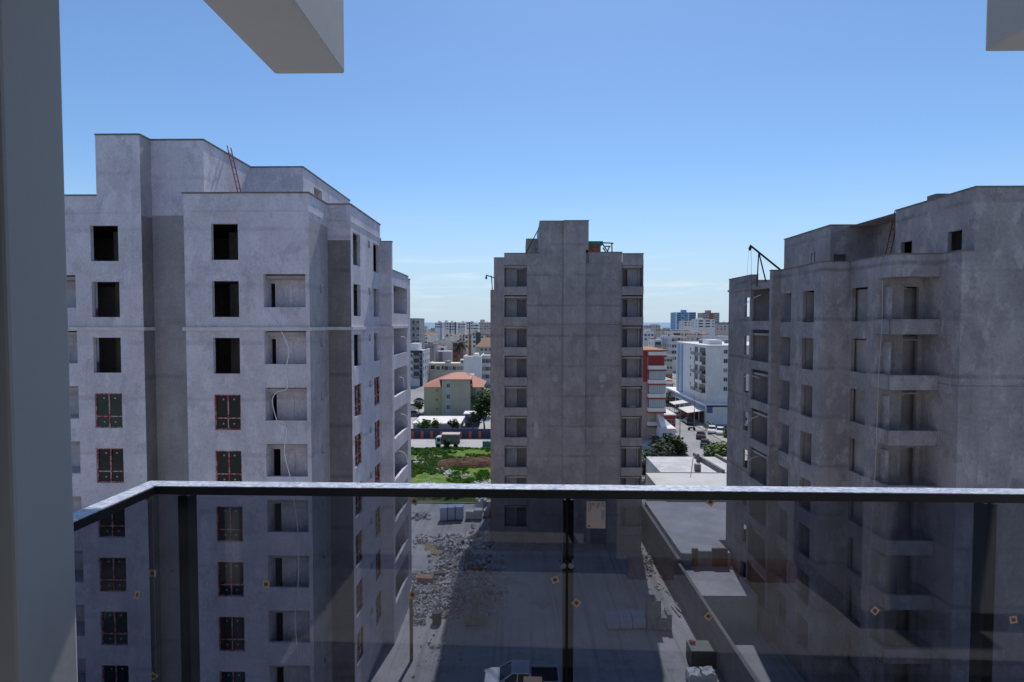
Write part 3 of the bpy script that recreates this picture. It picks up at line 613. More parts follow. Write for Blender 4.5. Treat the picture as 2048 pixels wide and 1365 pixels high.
# corner balconies: parapet front and side, walls behind, beam over the top
yb = Y1r + 1.2
mb = MB(); facade(mb, (X1r - .02, yb), (X0r, yb), 0, 25.95, [(atY(1808, 620, yb).x - X1r, atY(1838, 620, yb).x - X1r, RS(k) - 1.0, 25.42 - 3.06 * k, .2) for k in KR]); put(mb, 'loggia_wall', [raw_right], T3)
mb = MB(); facade(mb, (X1r, Y1r), (X0r, Y1r), 25.9, PZ); facade(mb, (X1r, Y2r), (X1r, Y1r), 25.9, PZ); mb.quad((X1r, Y1r, 25.9), (X0r, Y1r, 25.9), (X0r, yb, 25.9), (X1r, yb, 25.9)); put(mb, 'wall', [raw_right], T3)
for k in KR:
    z1 = 23.57 - 3.06 * k; z0 = z1 - .82
    mb = MB(); mb.box(X1r, X0r - .01, Y1r - .1, Y1r + .1, z0, z1); mb.box(X1r - .06, X1r + .14, Y1r + .101, yb + .3, z0, z1); mb.box(X1r + .141, X0r - .01, Y1r + .101, yb - .01, z0 - .02, z0 + .12); put(mb, 'balcony_parapet', [raw_right], T3, bevel=.02)
    mb = MB(); mb.box(X1r + .35, X1r + .5, yb - .5, yb - .01, z0 + .15, z1 + 1.8); put(mb, 'pier', [raw_right], T3)
x3a, x3b = atX(1735, 606, X1r).y, atX(1703, 606, X1r).y
mb = MB(); facade(mb, (X1r, Y2r), (X1r, yb), 0, 25.9, [(Y2r - x3b, Y2r - x3a, RS(k), RT(k), .25) for k in KR]); put(mb, 'wall', [raw_right], T3)
mb = MB(); facade(mb, (X2r, Y2r + .3), (X1r, Y2r + .3), 0, PZ); facade(mb, (X1r, Y2r + .3), (X1r, Y2r), 0, PZ); put(mb, 'wall', [raw_right], T3)
y1a, y1b = atX(1582, 611, X2r).y, atX(1561, 611, X2r).y; y2a, y2b = atX(1628, 611, X2r).y, atX(1605, 611, X2r).y
mb = MB(); ops = []
for k in KR: ops += [(Y3r - y1b, Y3r - y1a, RS(k) - .05, RT(k) - .05, .25), (Y3r - y2b, Y3r - y2a, RS(k) - .05, RT(k) - .05, .25)]
facade(mb, (X2r, Y3r), (X2r, Y2r + .3), 0, PZ, ops); put(mb, 'wall', [raw_right], T3)
mb = MB(); facade(mb, (X3r, Y3r), (X2r, Y3r), 0, PZ); facade(mb, (X3r, Y3r + .35), (X3r, Y3r), 0, PZ); facade(mb, (X2r, Y3r + .35), (X3r, Y3r + .35), 25, PZ); put(mb, 'wall', [raw_right], T3)
mb = MB(); facade(mb, (X3r + .05, Y4r), (X3r + .05, Y3r + .35), 0, 26.35, [(.35, Y4r - Y3r - .45, RS(k) + .05, RT(k) + .42, .18) for k in KR]); put(mb, 'wall', [raw_right], T3)
mb = MB(); facade(mb, (X3r + 1.5, Y4r), (X3r + 1.5, Y3r + .35), 0, 26.3, [(1.2, 2.0, RS(k) - .8, RT(k), .18) for k in KR]); facade(mb, (X3r + .2, Y4r - .02), (X3r + 1.5, Y4r - .02), 0, 26.3); put(mb, 'loggia_wall', [raw_pale], T3)
mb = MB(); a, b_ = atX(1500, 640, X4r).y, atX(1489, 640, X4r).y
facade(mb, (X4r, Y5r), (X4r, Y4r), 0, PZ, [(Y5r - b_, Y5r - a, RS(k) + .4, RT(k) - .1, .2) for k in KR]); facade(mb, (X4r, Y4r), (X4r + .55, Y4r), 26.2, PZ); put(mb, 'wall', [raw_right], T3)
mb = MB(); facade(mb, (XR, Y5r), (X4r, Y5r), 0, PZ, [(XR - 20.7, XR - 19.35, RS(k) + .1, RT(k) + .1, .2) for k in KR]); facade(mb, (XR, Y0r), (XR, Y5r), 0, PZ); put(mb, 'wall', [raw_right], T3)
mb = MB(); mb.box(X2r + .02, XR - .1, Y2r + .35, Y5r - .02, 26.0, 26.2); mb.box(X1r + .1, XR - .1, yb + .02, Y2r + .33, 26.0, 26.2); mb.box(X0r + .05, XR - .1, Y0r + .03, yb, 26.0, 26.2); mb.box(X3r + .02, X2r, Y3r + .4, Y5r - .02, 26.02, 26.18); put(mb, 'roof_slab', slab_m, T3)
mb = MB()
for k in KR:
    z = RS(k) - 1.05
    mb.box(X2r + .3, XR - .3, Y2r + .6, Y5r - .3, z, z + .18); mb.box(X1r + .3, XR - .3, yb + .25, Y2r + .55, z, z + .18); mb.box(X3r + .3, X2r + .28, Y3r + .3, Y5r - .3, z, z + .16)
put(mb, 'floor_slab', interior, T3)
mb = MB()
for k in KR:
    z = RS(k) - .86; mb.box(20.75, 20.85, yb + .62, Y2r + .49, z, z + 2.8); mb.box(20.86, 24.2, yb + .7, yb + .8, z, z + 2.8); mb.box(20.4, 20.6, Y2r + .5, 43.0, z, z + 2.8); mb.box(X2r + .3, 20.3, 36.6, 36.8, z, z + 2.8); mb.box(X1r + .3, 22.1, yb + .25, yb + .4, z + 2.7, z + 2.8); mb.box(X2r + 1.2, 30, 43.0, 43.2, z, z + 2.8)
put(mb, 'partition_wall', interior, T3)
mb = MB()
strip(mb, [(X4r, Y5r), (X4r, Y4r), (X4r + .55, Y4r)], PZ, PZ + .06, .05, .2); strip(mb, [(X3r, Y3r + .35), (X3r, Y3r), (X2r, Y3r), (X2r, Y2r + .3), (X1r, Y2r + .3), (X1r, Y1r), (X0r, Y1r), (X0r, Y0r), (23.5, Y0r)], PZ, PZ + .06, .05, .22)
strip(mb, [(22.3, 47), (22.3, 40.1), (25.43, 40.1), (25.43, 35.0)], PH, PH + .07, .06, .2); strip(mb, [(23.5, 35.0), (23.5, Y0r), (XR, Y0r)], PH, PH + .07, .06, .2)
put(mb, 'parapet_coping', coping_m, T3)
mb = MB(); mb.box(24.9, 25.1, Y0r + .3, 34.8, 26.25, PH - .15); put(mb, 'partition_wall', interior, T3)
mb = MB(); mb.box(23.6, 30, 41.6, 41.8, 26.25, PH - .15); put(mb, 'partition_wall', interior, T3)
mb = MB(); mb.box(22.4, 25.3, 42.5, 42.7, 26.25, PH - .15); put(mb, 'partition_wall', interior, T3)
mb = MB(); mb.box(23.45, 24.4, 31.6, 32.3, PH + .07, PH + .3); put(mb, 'vent_cap', coping_m, T3)
mb = MB(); strip(mb, [(X0r, yb), (X0r, Y0r), (XR, Y0r)], 19.93, 20.05, .05, .02); strip(mb, [(X0r, yb), (X0r, Y0r), (XR, Y0r)], 26.02, 26.08, .03, .02); put(mb, 'cornice', [raw_right], T3)
ladder('red ladder leaning on the rooftop wall of the right tower', (24.45, 37.6, 26.3), (25.36, 37.6, 30.95), (0, .5, 0), 'red roof ladders')
t_ = thing('hoist', 'dark tripod hoist leaning out over the right tower roof edge', 'hoist', atY(1520, 560, 42.0), group='rooftop hoists'); o0 = t_.location
A = lambda x, y: atY(x, y, 42.0) - o0
mb = MB(); mb.beam(A(1500, 491), A(1563, 542), .11, .11); mb.build('arm', steel_dark, t_)
for p in ((1510, 574), (1533, 563)): mb = MB(); mb.beam(A(1517.5, 505), A(*p) + Vector((0, rnd.uniform(-.4, .4), 0)), .07, .07); mb.build('leg', steel_dark, t_)
mb = MB(); mb.tube([A(1500, 493), A(1500, 497), A(1500, 502)], [.05, .13, .07], 8); mb.build('hook', steel_dark, t_)
mb = MB(); mb.tube([A(1502.5, 502), A(1502.5, 600)], .012, 4); mb.tube([A(1497, 502), A(1492, 600)], .008, 4); mb.build('cable', steel_dark, t_)
hose('conduit', 'thin pale line running down the corner balconies of the right tower', [atY(*p, Y1r - .14) for p in ((1765, 560), (1764, 640), (1757, 760), (1750, 950), (1737, 1150), (1735, 1260), (1752, 1340))], .013, simple('dull_line', (.40, .40, .42), .7), group='conduits from the side loggias')
for i, (x0, y0, x1, y1) in enumerate(((1489, 754, 1519, 757), (1489, 850, 1517, 832), (1497, 922, 1517, 914), (1490, 610, 1522, 590))):
    a = atX(x0, y0, X3r - .25); b_ = atX(x1, y1, X3r + .6)
    hose('conduit', 'short pale conduit poking from a corner loggia of the right tower, ' + ['second row', 'third row', 'fourth row', 'top row'][i], [a, (a + b_) / 2 + Vector((0, 0, .12)), b_], .025, group='conduits from the side loggias')

# ================================================================== OUR OWN BALCONY
FZ = ZC - 1.6
floor_tile = simple('grey_floor_tile', (.44, .43, .42), .45, amt=.12, scale=2.5)
granite_and_shade = simple('dark_granite_and_shade', (.075, .075, .08), .35, amt=.4, scale=30)  # threshold stone; on the floor strip its dark tone is painted shadow
skirt_m = simple('dark_skirting', (.05, .05, .055), .4)
alu = simple('blue_grey_frame', (.16, .19, .25), .4, .3)
BE = 2.7
yE = atY(550, 150, BE); yE2 = atY(690, 146.5, BE)
TB = thing('balcony', 'own balcony in shade with left pillar, overhead beams and tiled floor', 'balcony', (0, 0, FZ))
PX = -1.12; pyf = atX(149, 1000, PX).y; pyn = atX(24, 900, PX).y
mb = MB(); mb.box(PX - .5, PX, pyn, pyf, FZ, ZC + yE.z - ZC - .005); put(mb, 'pillar', smooth, TB, bevel=.008)
for nm, xa, xb, ye, zb in (('beam', yE.x, yE2.x, BE, yE.z), ('beam', atY(1968, 105, BE).x, atY(1968, 105, BE).x + .42, BE, atY(1968, 105, BE).z)):
    mb = MB(); mb.box(xa, xb, -.05, ye, zb, zb + .75); put(mb, nm, smooth, TB, bevel=.012)
mb = MB(); mb.box(-4.5, 4.5, -5, 1.25, yE.z + .02, yE.z + .25); put(mb, 'ceiling_slab', smooth, TB)
mb = MB(); mb.box(-2.2, 4.5, -4.5, 1.82, FZ - .22, FZ); put(mb, 'floor', floor_tile, TB)
mb = MB(); mb.box(-1.12, 3.4, .80, 1.84, FZ - .1, FZ + .012); put(mb, 'painted_shade_strip', granite_and_shade, TB)  # shadow of the tinted rail glass, laid on the floor as a dark strip
mb = MB()
facade(mb, (3.4, -.06), (-1.42, -.06), FZ - .3, yE.z + .1, [(3.4 - .56, 3.4 + .62, FZ, FZ + 2.2, .2)]); put(mb, 'wall', balcony_wall, TB)
mb = MB(); mb.box(-2.4, -1.42, -.2, pyn - .002, FZ, yE.z + .1); put(mb, 'wall', balcony_wall, TB)
mb = MB(); mb.box(1.75, 3.4, -.05, .52, FZ, yE.z + .1); put(mb, 'wall', balcony_wall, TB)
mb = MB(); mb.box(-5, 5, -4.4, -4.2, FZ, yE.z); mb.box(-5, -4.8, -4.2, -.3, FZ, yE.z); mb.box(4.8, 5, -4.2, -.3, FZ, yE.z); put(mb, 'room_wall', interior, TB)
mb = MB(); mb.box(-.62, .56, -.26, -.05, FZ, FZ + .095); put(mb, 'threshold', granite_and_shade, TB)
mb = MB(); mb.box(-1.40, 1.735, -.049, -.035, FZ, FZ + .09); mb.box(1.737, 1.75, -.04, .53, FZ, FZ + .09); mb.box(1.75, 3.3, .52, .533, FZ, FZ + .09); mb.box(-1.42, -1.407, -.04, pyn - .01, FZ, FZ + .09); put(mb, 'skirting', skirt_m, TB)
mb = MB(); mb.box(.50, .56, -.14, -.055, FZ + .1, FZ + 2.18); mb.box(.36, .40, -.18, -.145, FZ + .1, FZ + 2.18); mb.box(-.62, -.56, -.14, -.055, FZ + .1, FZ + 2.18); mb.box(-.56, .5, -.14, -.055, FZ + .1, FZ + .15); mb.box(-.56, .5, -.14, -.055, FZ + 2.12, FZ + 2.18); put(mb, 'door_frame', alu, TB)
mb = MB(); mb.box(-5, 5, -13, -5, 0, 36); mb.box(-30, -5, -13, -.3, 0, 36); mb.box(5, 22, -13, -.3, 0, 36); mb.box(-5, 5, -5, -.3, 0, FZ - .25); mb.box(-5, 5, -4.9, -.3, yE.z + .3, 36); put(mb, 'facade', own_face, TB)

# glass railing, local frame at its corner: x along the rail, y outwards, z=0 at the rail top
RZ = ZC - .52
ca = atZ(300, 962, RZ); cb = atZ(2048, 978, RZ); dv = (cb - ca); rang = math.atan2(dv.y, dv.x)
TRL = thing('glass_railing', 'dark metal balcony railing with tinted glass and film-wrapped handrail', 'railing', ca, rang)
M_in = (Matrix.Translation(ca) @ Matrix.Rotation(rang, 4, 'Z')).inverted()
RL = 3.9
yret = -(ca.y - pyf + .005)
mb = MB(); mb.box(.058, RL, -.056, 0, -.028, -.002); mb.box(0, .056, -.056, 0, -.028, -.002); mb.box(0, .056, yret, -.058, -.028, -.002); mb.build('handrail', anthracite, TRL, bevel=.002)
mb = MB(); mb.box(.0595, RL, -.055, -.001, -.002, .0005); mb.build('handrail_film', film_m, TRL)
mb = MB(); mb.box(.001, .055, yret, -.0575, -.002, .0005); mb.box(.001, .0575, -.055, -.001, -.002, .0005); mb.build('handrail_film', film_m, TRL)
def on_glass(px, py, plane_y=-.034, ret=False):
    d = ray(px, py); o_ = M_in @ Vector((0, 0, ZC)); dl = M_in.to_3x3() @ d
    s = ((plane_y - o_.y) / dl.y) if not ret else ((.0225 - o_.x) / dl.x)
    return o_ + dl * s
xm = on_glass(1134, 1100).x
for (a, b_) in ((.03, xm - .004), (xm + .004, RL)):
    mb = MB(); mb.box(a, b_, -.032, -.024, -1.04, -.03); mb.build('glass_panel', glass_m, TRL)
mb = MB(); mb.box(.024, .032, yret + .03, -.036, -1.04, -.03); mb.build('glass_panel', glass_m, TRL)
for px in (381, 1135, 1962):
    c = on_glass(px, 1150, .03).x
    mb = MB(); mb.box(c - .017, c + .017, -.004, .046, -1.06, -.048); mb.box(c - .008, c + .008, .006, .026, -.05, -.027); mb.build('post', anthracite, TRL, bevel=.002)
mb = MB(); mb.box(.012, .046, yret, yret + .022, -1.06, -.029); mb.build('post', anthracite, TRL)
mb = MB(); mb.box(.03, RL, -.04, .0, -1.08, -1.045); mb.build('base_rail', anthracite, TRL)
zc_ = on_glass(1134, 1130).z
for dz in (0, -.55):
    for s in (-1, 1):
        mb = MB(); mb.tube([(xm + s * .0125, -.043, zc_ + dz), (xm + s * .0125, -.004, zc_ + dz)], .0105, 14); mb.build('clamp', clamp_m, TRL, bevel=.002)
tan_m = simple('tan_sticker', (.66, .50, .34), .6); brown_m = simple('brown_print', (.34, .15, .07), .6); darkp = simple('dark_print', (.05, .03, .02), .6)
label_m = simple('pinkish_label', (.62, .53, .50), .6, amt=.04, scale=40); bluep = simple('blue_print', (.05, .24, .52), .6); redp = simple('red_print', (.45, .16, .14), .6)
mb = MB(); s = .0112
mb.quad((-s, 0, -s), (s, 0, -s), (s, 0, s), (-s, 0, s), 0); s2 = .0058
mb.quad((-s2, -.0004, -s2), (s2, -.0004, -s2), (s2, -.0004, s2), (-s2, -.0004, s2), 1)
for x_ in (-.0038, 0, .0038): mb.quad((x_ - .0008, -.0008, -.004), (x_ + .0008, -.0008, -.004), (x_ + .0008, -.0008, .0035), (x_ - .0008, -.0008, .0035), 2)
mb.quad((-.0038, -.0008, -.004), (.0038, -.0008, -.004), (.0038, -.0008, -.0025), (-.0038, -.0008, -.0025), 2)
stm = mb.mesh('sticker', [tan_m, brown_m, darkp])
for (px, py, rot, ret) in ((259, 997, .6, 1), (267, 1190, .5, 1), (295, 996, .7, 0), (305, 1147, .05, 0), (307, 1353, .6, 0), (532, 1169, .05, 0), (829, 1003, .5, 0), (825, 1190, .7, 0), (1110, 1160, -.25, 0), (1153, 1206, .7, 0), (1421, 1004, .6, 0), (1417, 1233, .7, 0), (1750, 1222, .7, 0), (2027, 1240, -.15, 0)):
    p = on_glass(px, py, -.0335, ret)
    o = link('sticker', stm, TRL, p); o.rotation_euler = (0, rot, math.pi / 2 if ret else 0)
    if ret: o.rotation_euler = (Matrix.Rotation(math.pi / 2, 3, 'Z') @ Matrix.Rotation(rot, 3, 'Y')).to_euler(); o.location.x = .0335
def paper(x0, y0, x1, y1, full):
    a = on_glass(x0, y1, -.0335); b_ = on_glass(x1, y0, -.0335); w = b_.x - a.x; h = b_.z - a.z
    mb = MB(); mb.quad((0, 0, 0), (w, 0, 0), (w, 0, h), (0, 0, h), 0)
    if full:
        for i, u in enumerate((.10, .17, .22, .29, .36, .43, .55, .62, .69)):
            l_ = (.35, .38, .30, .14, .12, .16, .24, .22, .12)[i]; mb.quad((w * u, -.0003, h * (.97 - l_)), (w * (u + .022), -.0003, h * (.97 - l_)), (w * (u + .022), -.0003, h * .95), (w * u, -.0003, h * .95), 2 if i < 2 else 3)
        for (z_, hh) in ((.90, .05), (.83, .04), (.62, .05), (.555, .045), (.48, .055), (.41, .045), (.34, .05)):      # blue lettering running down the edge
            mb.quad((w * .79, -.0003, h * z_), (w * .93, -.0003, h * z_), (w * .93, -.0003, h * (z_ + hh)), (w * .79, -.0003, h * (z_ + hh)), 1)
            mb.quad((w * .83, -.0006, h * (z_ + .012)), (w * .90, -.0006, h * (z_ + .012)), (w * .90, -.0006, h * (z_ + hh - .014)), (w * .83, -.0006, h * (z_ + hh - .014)), 0)
        mb.quad((w * .10, -.0003, h * .04), (w * .17, -.0003, h * .04), (w * .17, -.0003, h * .12), (w * .10, -.0003, h * .12), 3)
    o = mb.build('product_label', [label_m, bluep, redp, darkp], TRL, a); return o
paper(1173, 1003.5, 1211, 1057, True); paper(1047, 1354, 1084, 1400, False)
# cartons of tiles by the back wall (seen only as a reflection in the glass)
for i, x in enumerate((.62, 1.02, 1.36)):
    mb = MB(); mb.box(0, .28, 0, .06, 0, .12); o = mb.build('tile_carton', carton, None, (x, -.02, FZ + .0005), bevel=.003)
    tag(o, ['flat brown tile carton by the balcony back wall, left of three', 'flat brown tile carton by the balcony back wall, middle of three', 'flat brown tile carton by the balcony back wall, right of three'][i], 'carton', 'tile cartons on the balcony')

# ================================================================== LOW BUILDING AND BOUNDARY WALL ON THE RIGHT
TL = thing('low_building', 'long low flat-roofed shed with white and grey roofs right of the middle tower', 'building', (16, 60, 0))
lw = raw
zB, zA, zD = 3.8, 4.25, 2.7
dB0 = atZ(1400, 1106, zB).y; dB1 = atZ(1400, 1003, zB).y; dA1 = atZ(1400, 946, zA).y; xB = 13.7; xA = atZ(1293, 947.7, zA).x
mb = MB(); mb.box(xB + .02, 18.0, 41.2, dB0 - .02, 0, zD); put(mb, 'low_roof', roof_grey, TL)
mb = MB(); mb.box(xB, 17.9, dB0, 49.2, 0, zB); mb.box(xB, 27, 49.2, dB1, 0, zB - .001); put(mb, 'grey_roof', roof_grey, TL)
mb = MB(); mb.box(xA, 27, dB1 + .003, dA1, 0, zA); put(mb, 'white_roof', roof_white, TL)
mb = MB(); mb.box(xA, 27, dB1 + .1, dB1 + .12, zA, zA + .012); mb.box(xA, 27, dA1 - .16, dA1 + .02, zA, zA + .06); put(mb, 'roof_edge', coping_m, TL)
for (a, b_, h) in ((xB + .1, 14.6, .55), (14.6, 15.1, .95), (15.1, 16.3, .75), (16.3, 17.6, 1.0)):
    mb = MB(); mb.box(a, b_, dB0 - .2, dB0 - .003, zD, zB + h - .55); put(mb, 'parapet', [grey_block if h < .9 else simple('dull_brick', (.20, .12, .09), .9, amt=.3, scale=4)], TL)
zCq = 4.0; y0c = dA1 + .05; y1c = atZ(1390, 914, zCq).y; xc0 = atZ(1334, 914, zCq).x; xc1 = atZ(1390, 913, zCq).x
mb = MB(); mb.box(xA + 2.2, 32, y0c, y1c, 0, zCq); put(mb, 'back_roof', roof_grey, TL)
mb = MB(); a = atZ(1388, 909, zCq + .4); b_ = atZ(1447, 944, zCq + .4)
mb.beam(a, b_, .35, .5); mb.beam(a + Vector((3.2, .3, -.2)), b_ + Vector((3.2, .3, -.2)), .3, .4); put(mb, 'parapet', [coping_m], TL)
p = atZ(1395, 943, zCq)
mb = MB(); mb.box(p.x - .35, p.x + .35, p.y - .3, p.y + .3, zCq, zCq + .95); put(mb, 'chimney', [coping_m], TL)
p = atZ(1396, 924, zCq); mb = MB(); mb.tube([(p.x, p.y, zCq), (p.x, p.y, zCq + .5), (p.x, p.y, zCq + 1.1)], [.25, .3, .12], 8); put(mb, 'roof_vent', [coping_m], TL)
mb = MB(); mb.tube([atZ(1381, 912, zCq) + Vector((0, -1.2, .02)), atZ(1381, 955, zA) + Vector((0, 0, .02))], .05, 5); put(mb, 'roof_pipe', [coping_m], TL)
mb = MB(); mb.box(13.3, 13.55, 27, dB0 - .3, 0, 3.1); mb.box(13.3, 13.62, dB0 - .3, 62, 0, 3.4)
tag(mb.build('boundary_wall', raw), 'grey boundary wall running away from us beside the right-hand yard', 'wall')

# ================================================================== YARD CLUTTER
def G(px, py, z=0): return atZ(px, py, z)
def pallet_parts(t, w, d):
    mb = MB()
    for x_ in (0, w / 2 - .05, w - .1): mb.box(x_, x_ + .1, 0, d, 0, .1)
    for i in range(6): mb.box(0, w, d * i / 6 + .01, d * i / 6 + d * .13, .1, .125)
    mb.build('pallet', timber, t)
def block_pallet(label, p, w, d, h, mat, group, wrap=None, rz=0, nz=5, nx=3):
    t = thing('block_pallet', label, 'pallet', (p.x, p.y, .006), rz, group); pallet_parts(t, w, d)
    mb = MB(); z = .126; bh = (h - .126) / nz
    for k in range(nz):
        for i in range(nx):
            if k == nz - 1 and wrap is None and rnd.random() < .25: continue
            for j in range(2): mb.box(w * i / nx + .008, w * (i + 1) / nx - .008, d * j / 2 + .008, d * (j + 1) / 2 - .008, z + k * bh, z + (k + 1) * bh - .01)
    mb.build('blocks', mat, t)
    if wrap:
        mb = MB(); mb.box(-.012, w + .012, -.012, d + .012, .14, h + .012); mb.build('wrap', wrap, t, bevel=.04)
    return t
for i, (x0, x1) in enumerate(((880, 894), (895.5, 909.5), (911, 926))):
    p = G(x0, 1044 - i); block_pallet('blue-wrapped block pallet by the field kerb, ' + ['leftmost', 'middle', 'rightmost'][i] + ' of three', p, G(x1, 1044 - i).x - p.x, 1.15, 1.62, white_block, 'blue wrapped pallets by the kerb', wrap_blue, .03)
for i, (x0, x1, yb_, h) in enumerate(((931, 947, 1041, 1.25), (948.5, 964, 1041, 1.45), (951, 966, 1026, 1.75), (967, 978, 1036, 1.0), (976, 986, 1033, 1.5), (967, 984, 1020, 1.2))):
    p = G(x0, yb_); block_pallet(['white block pallet right of the blue-wrapped ones, front left', 'white block pallet beside the blue-wrapped ones, front second', 'tall white block pallet behind the front pair', 'low white block pallet with ragged top near the middle tower', 'white block pallet against the corner of the middle tower', 'white block pallet at the back near the weedy plot'][i], p, G(x1, yb_).x - p.x, 1.0, h, white_block, 'white block pallets', None, rnd.uniform(-.05, .05), 5)
for i, (x0, x1, yb_, h) in enumerate(((1216, 1239, 1262, .85), (1240, 1264, 1261, .9), (1266, 1292, 1260, .85))):
    p = G(x0, yb_); block_pallet('wrapped block pallet in the shade of the middle tower, ' + ['leftmost', 'middle', 'rightmost'][i] + ' of three', p, G(x1, yb_).x - p.x, 1.2, h, white_block, 'wrapped pallets in the shade', wrap_blue, .0)
p = G(1296, 1262); block_pallet('tall grey block stack at the edge of the tower shadow', p, G(1322, 1262).x - p.x, 1.0, 2.3, grey_block, 'grey block stacks', None, 0, 9)
p = G(1317, 1264); block_pallet('low grey block stack beside the tall one in the sunlit lane', p, G(1344, 1264).x - p.x, 1.1, 1.3, grey_block, 'grey block stacks', None, 0, 5)
p = G(930, 1254); block_pallet('low grey block stack on the left edge of the tower shadow', p, 1.5, 1.1, 1.1, grey_block, 'grey block stacks', None, 0.05, 5)
p = G(941, 1226); block_pallet('narrow grey block stack behind the left shadow edge', p, .8, .8, 1.5, grey_block, 'grey block stacks', None, 0, 6)
for i, (x0, y0, x1, y1) in enumerate(((1343, 1213, 1360, 1235), (1349, 1214, 1365, 1228), (1353, 1212, 1368, 1224))):
    a = G(x0, y0); b_ = G(x1, y1); mb = MB(); mb.beam(a + Vector((0, 0, .12 + .07 * i)), b_ + Vector((0, 0, .12)), .16, .05)
    tag(mb.build('plank', simple('pale_plank_%d' % i, (.5, .47, .42), .8, amt=.2, scale=6)), 'pale plank lying in the sunlit lane, ' + ['longest', 'middle', 'shortest'][i] + ' of three', 'plank', 'planks in the lane')
# steel slat bin, red can, bags
p = G(1383, 1338); q = G(1441, 1338)
t = thing('slatted_bin', 'dark open steel bin with slatted grey lid beside the boundary wall', 'bin', (p.x, p.y, .006))
w_ = q.x - p.x; d_ = 1.25; h_ = 1.2
mb = MB(); mb.box(0, w_, 0, .04, 0, h_); mb.box(0, w_, d_ - .04, d_, 0, h_); mb.box(0, .04, .04, d_ - .04, 0, h_); mb.box(w_ - .04, w_, .04, d_ - .04, 0, h_); mb.box(.04, w_ - .04, .04, d_ - .04, .1, .14); mb.build('body', steel_dark, t)
slat_m = simple('grey_green_slat', (.30, .33, .30), .7, amt=.2, scale=6)
bm_ = MB(); bm_.box(-.045, .045, 0, d_, 0, .03); sme = bm_.mesh('slat', slat_m)
for i in range(17): link('slat', sme, t, (.06 + i * (w_ - .12) / 16, 0, h_ + .001))
t = thing('jerrycan', 'red can standing on the slatted bin', 'can', (p.x + .12, p.y + .75, .006 + h_ + .032))
mb = MB(); mb.box(0, .38, 0, .2, 0, .22); mb.build('body', simple('red_can', (.45, .03, .04), .5), t, bevel=.03); mb = MB(); mb.tube([(.08, .1, .22), (.08, .1, .27)], .04, 8); mb.build('cap', steel_dark, t)
for i, (px, w) in enumerate(((1379, .75), (1406, .85))):
    p = G(px, 1372); rr = random.Random(i + 4)
    t = thing('bulk_bag', ['white bulk bag of offcuts in front of the slatted bin, left one', 'white bulk bag with a dark gap in its top, right one'][i], 'bag', (p.x, p.y, .006), group='white bulk bags')
    bm = bmesh.new(); bmesh.ops.create_cube(bm, size=1); bmesh.ops.subdivide_edges(bm, edges=bm.edges, cuts=3, use_grid_fill=True)
    for v in bm.verts: v.co = Vector((v.co.x * w * (1.1 - .2 * abs(v.co.z)) + rr.uniform(-.05, .05), v.co.y * .8 + rr.uniform(-.05, .05), (v.co.z + .5) * .72 + (rr.uniform(-.1, .1) if v.co.z > .3 else 0)))
    me = bpy.data.meshes.new('sack'); bm.to_mesh(me); bm.free(); me.materials.append(simple('white_woven_bag_%d' % i, (.70, .70, .70), .7, amt=.2, scale=9)); o = link('sack', me, t, (w / 2, .4, 0))
    mb = MB(); mb.box(.05, w - .05, -.1, -.03, .12, .2); mb.build('strap', simple('bag_strap_%d' % i, (.6, .6, .62), .7), t)
p = G(823, 1322); mb = MB(); mb.box(-.1, .1, -.1, .1, 0, 4.4); o = mb.build('post', timber, None, (p.x, p.y, .006)); tag(o, 'dark timber post standing by the corner of the left tower', 'post')
# oil drum
p = G(874, 1246)
t = thing('drum', 'dark round drum standing by the rubble edge', 'drum', (p.x, p.y, .006)); mb = MB(); mb.tube([(0, 0, 0), (0, 0, .28), (0, 0, .29), (0, 0, .31), (0, 0, .6), (0, 0, .62), (0, 0, .88)], [.36, .36, .38, .36, .36, .38, .36], 18); mb.build('body', simple('drum_paint', (.05, .05, .052), .6), t); mb = MB(); mb.tube([(.15, 0, .88), (.15, 0, .9)], .05, 8); mb.build('cap', steel_dark, t)
# loose rubble: broken plaster, block and concrete, uncountable
def rubble(name, regions, mats, seed, pic):
    rr = random.Random(seed); mb = MB()
    for (px0, py0, px1, py1, n, s0, s1) in regions:
        for _ in range(n):
            gx = max(-2.1, min(2.1, rr.gauss(0, .85))); gy = max(-2.1, min(2.1, rr.gauss(0, .85))); px = max(827, (px0 + px1) / 2 + gx * (px1 - px0) * .33); py = (py0 + py1) / 2 + gy * (py1 - py0) * .33; p = G(px, py); heap = min(.55, n / 5000) * math.exp(-gx * gx - gy * gy) * rr.uniform(.3, 1)
            s = s0 + (s1 - s0) * rr.random() ** 3
            M = (Matrix.Rotation(rr.uniform(0, 6.3), 3, 'Z') @ Matrix.Rotation(rr.uniform(-.6, .6), 3, 'X') @ Matrix.Rotation(rr.uniform(-.6, .6), 3, 'Y'))
            z = s * .22 + heap
            if fx0 < p.x < fx1 and fy0 < p.y < fy1: z += fz(p.x, p.y)
            n0 = len(mb.v); mb.obox((p.x, p.y, z), (s, s * rr.uniform(.4, .9), s * rr.uniform(.25, .7)), M, rr.choice(pic))
            for i in range(n0, len(mb.v)): v = mb.v[i]; mb.v[i] = (v[0] + rr.uniform(-.16, .16) * s, v[1] + rr.uniform(-.16, .16) * s, v[2] + rr.uniform(-.12, .12) * s)
    return tag(mb.build(name, mats), None, None, None, 'stuff')
rub_mats = [simple('rubble_grey', (.46, .445, .43), .95, amt=.2, scale=4), simple('rubble_white', (.60, .59, .57), .95, amt=.15, scale=4), simple('rubble_tan', (.36, .28, .21), .95, amt=.25, scale=4), brick_m, simple('rubble_dark', (.14, .135, .13), .95)]
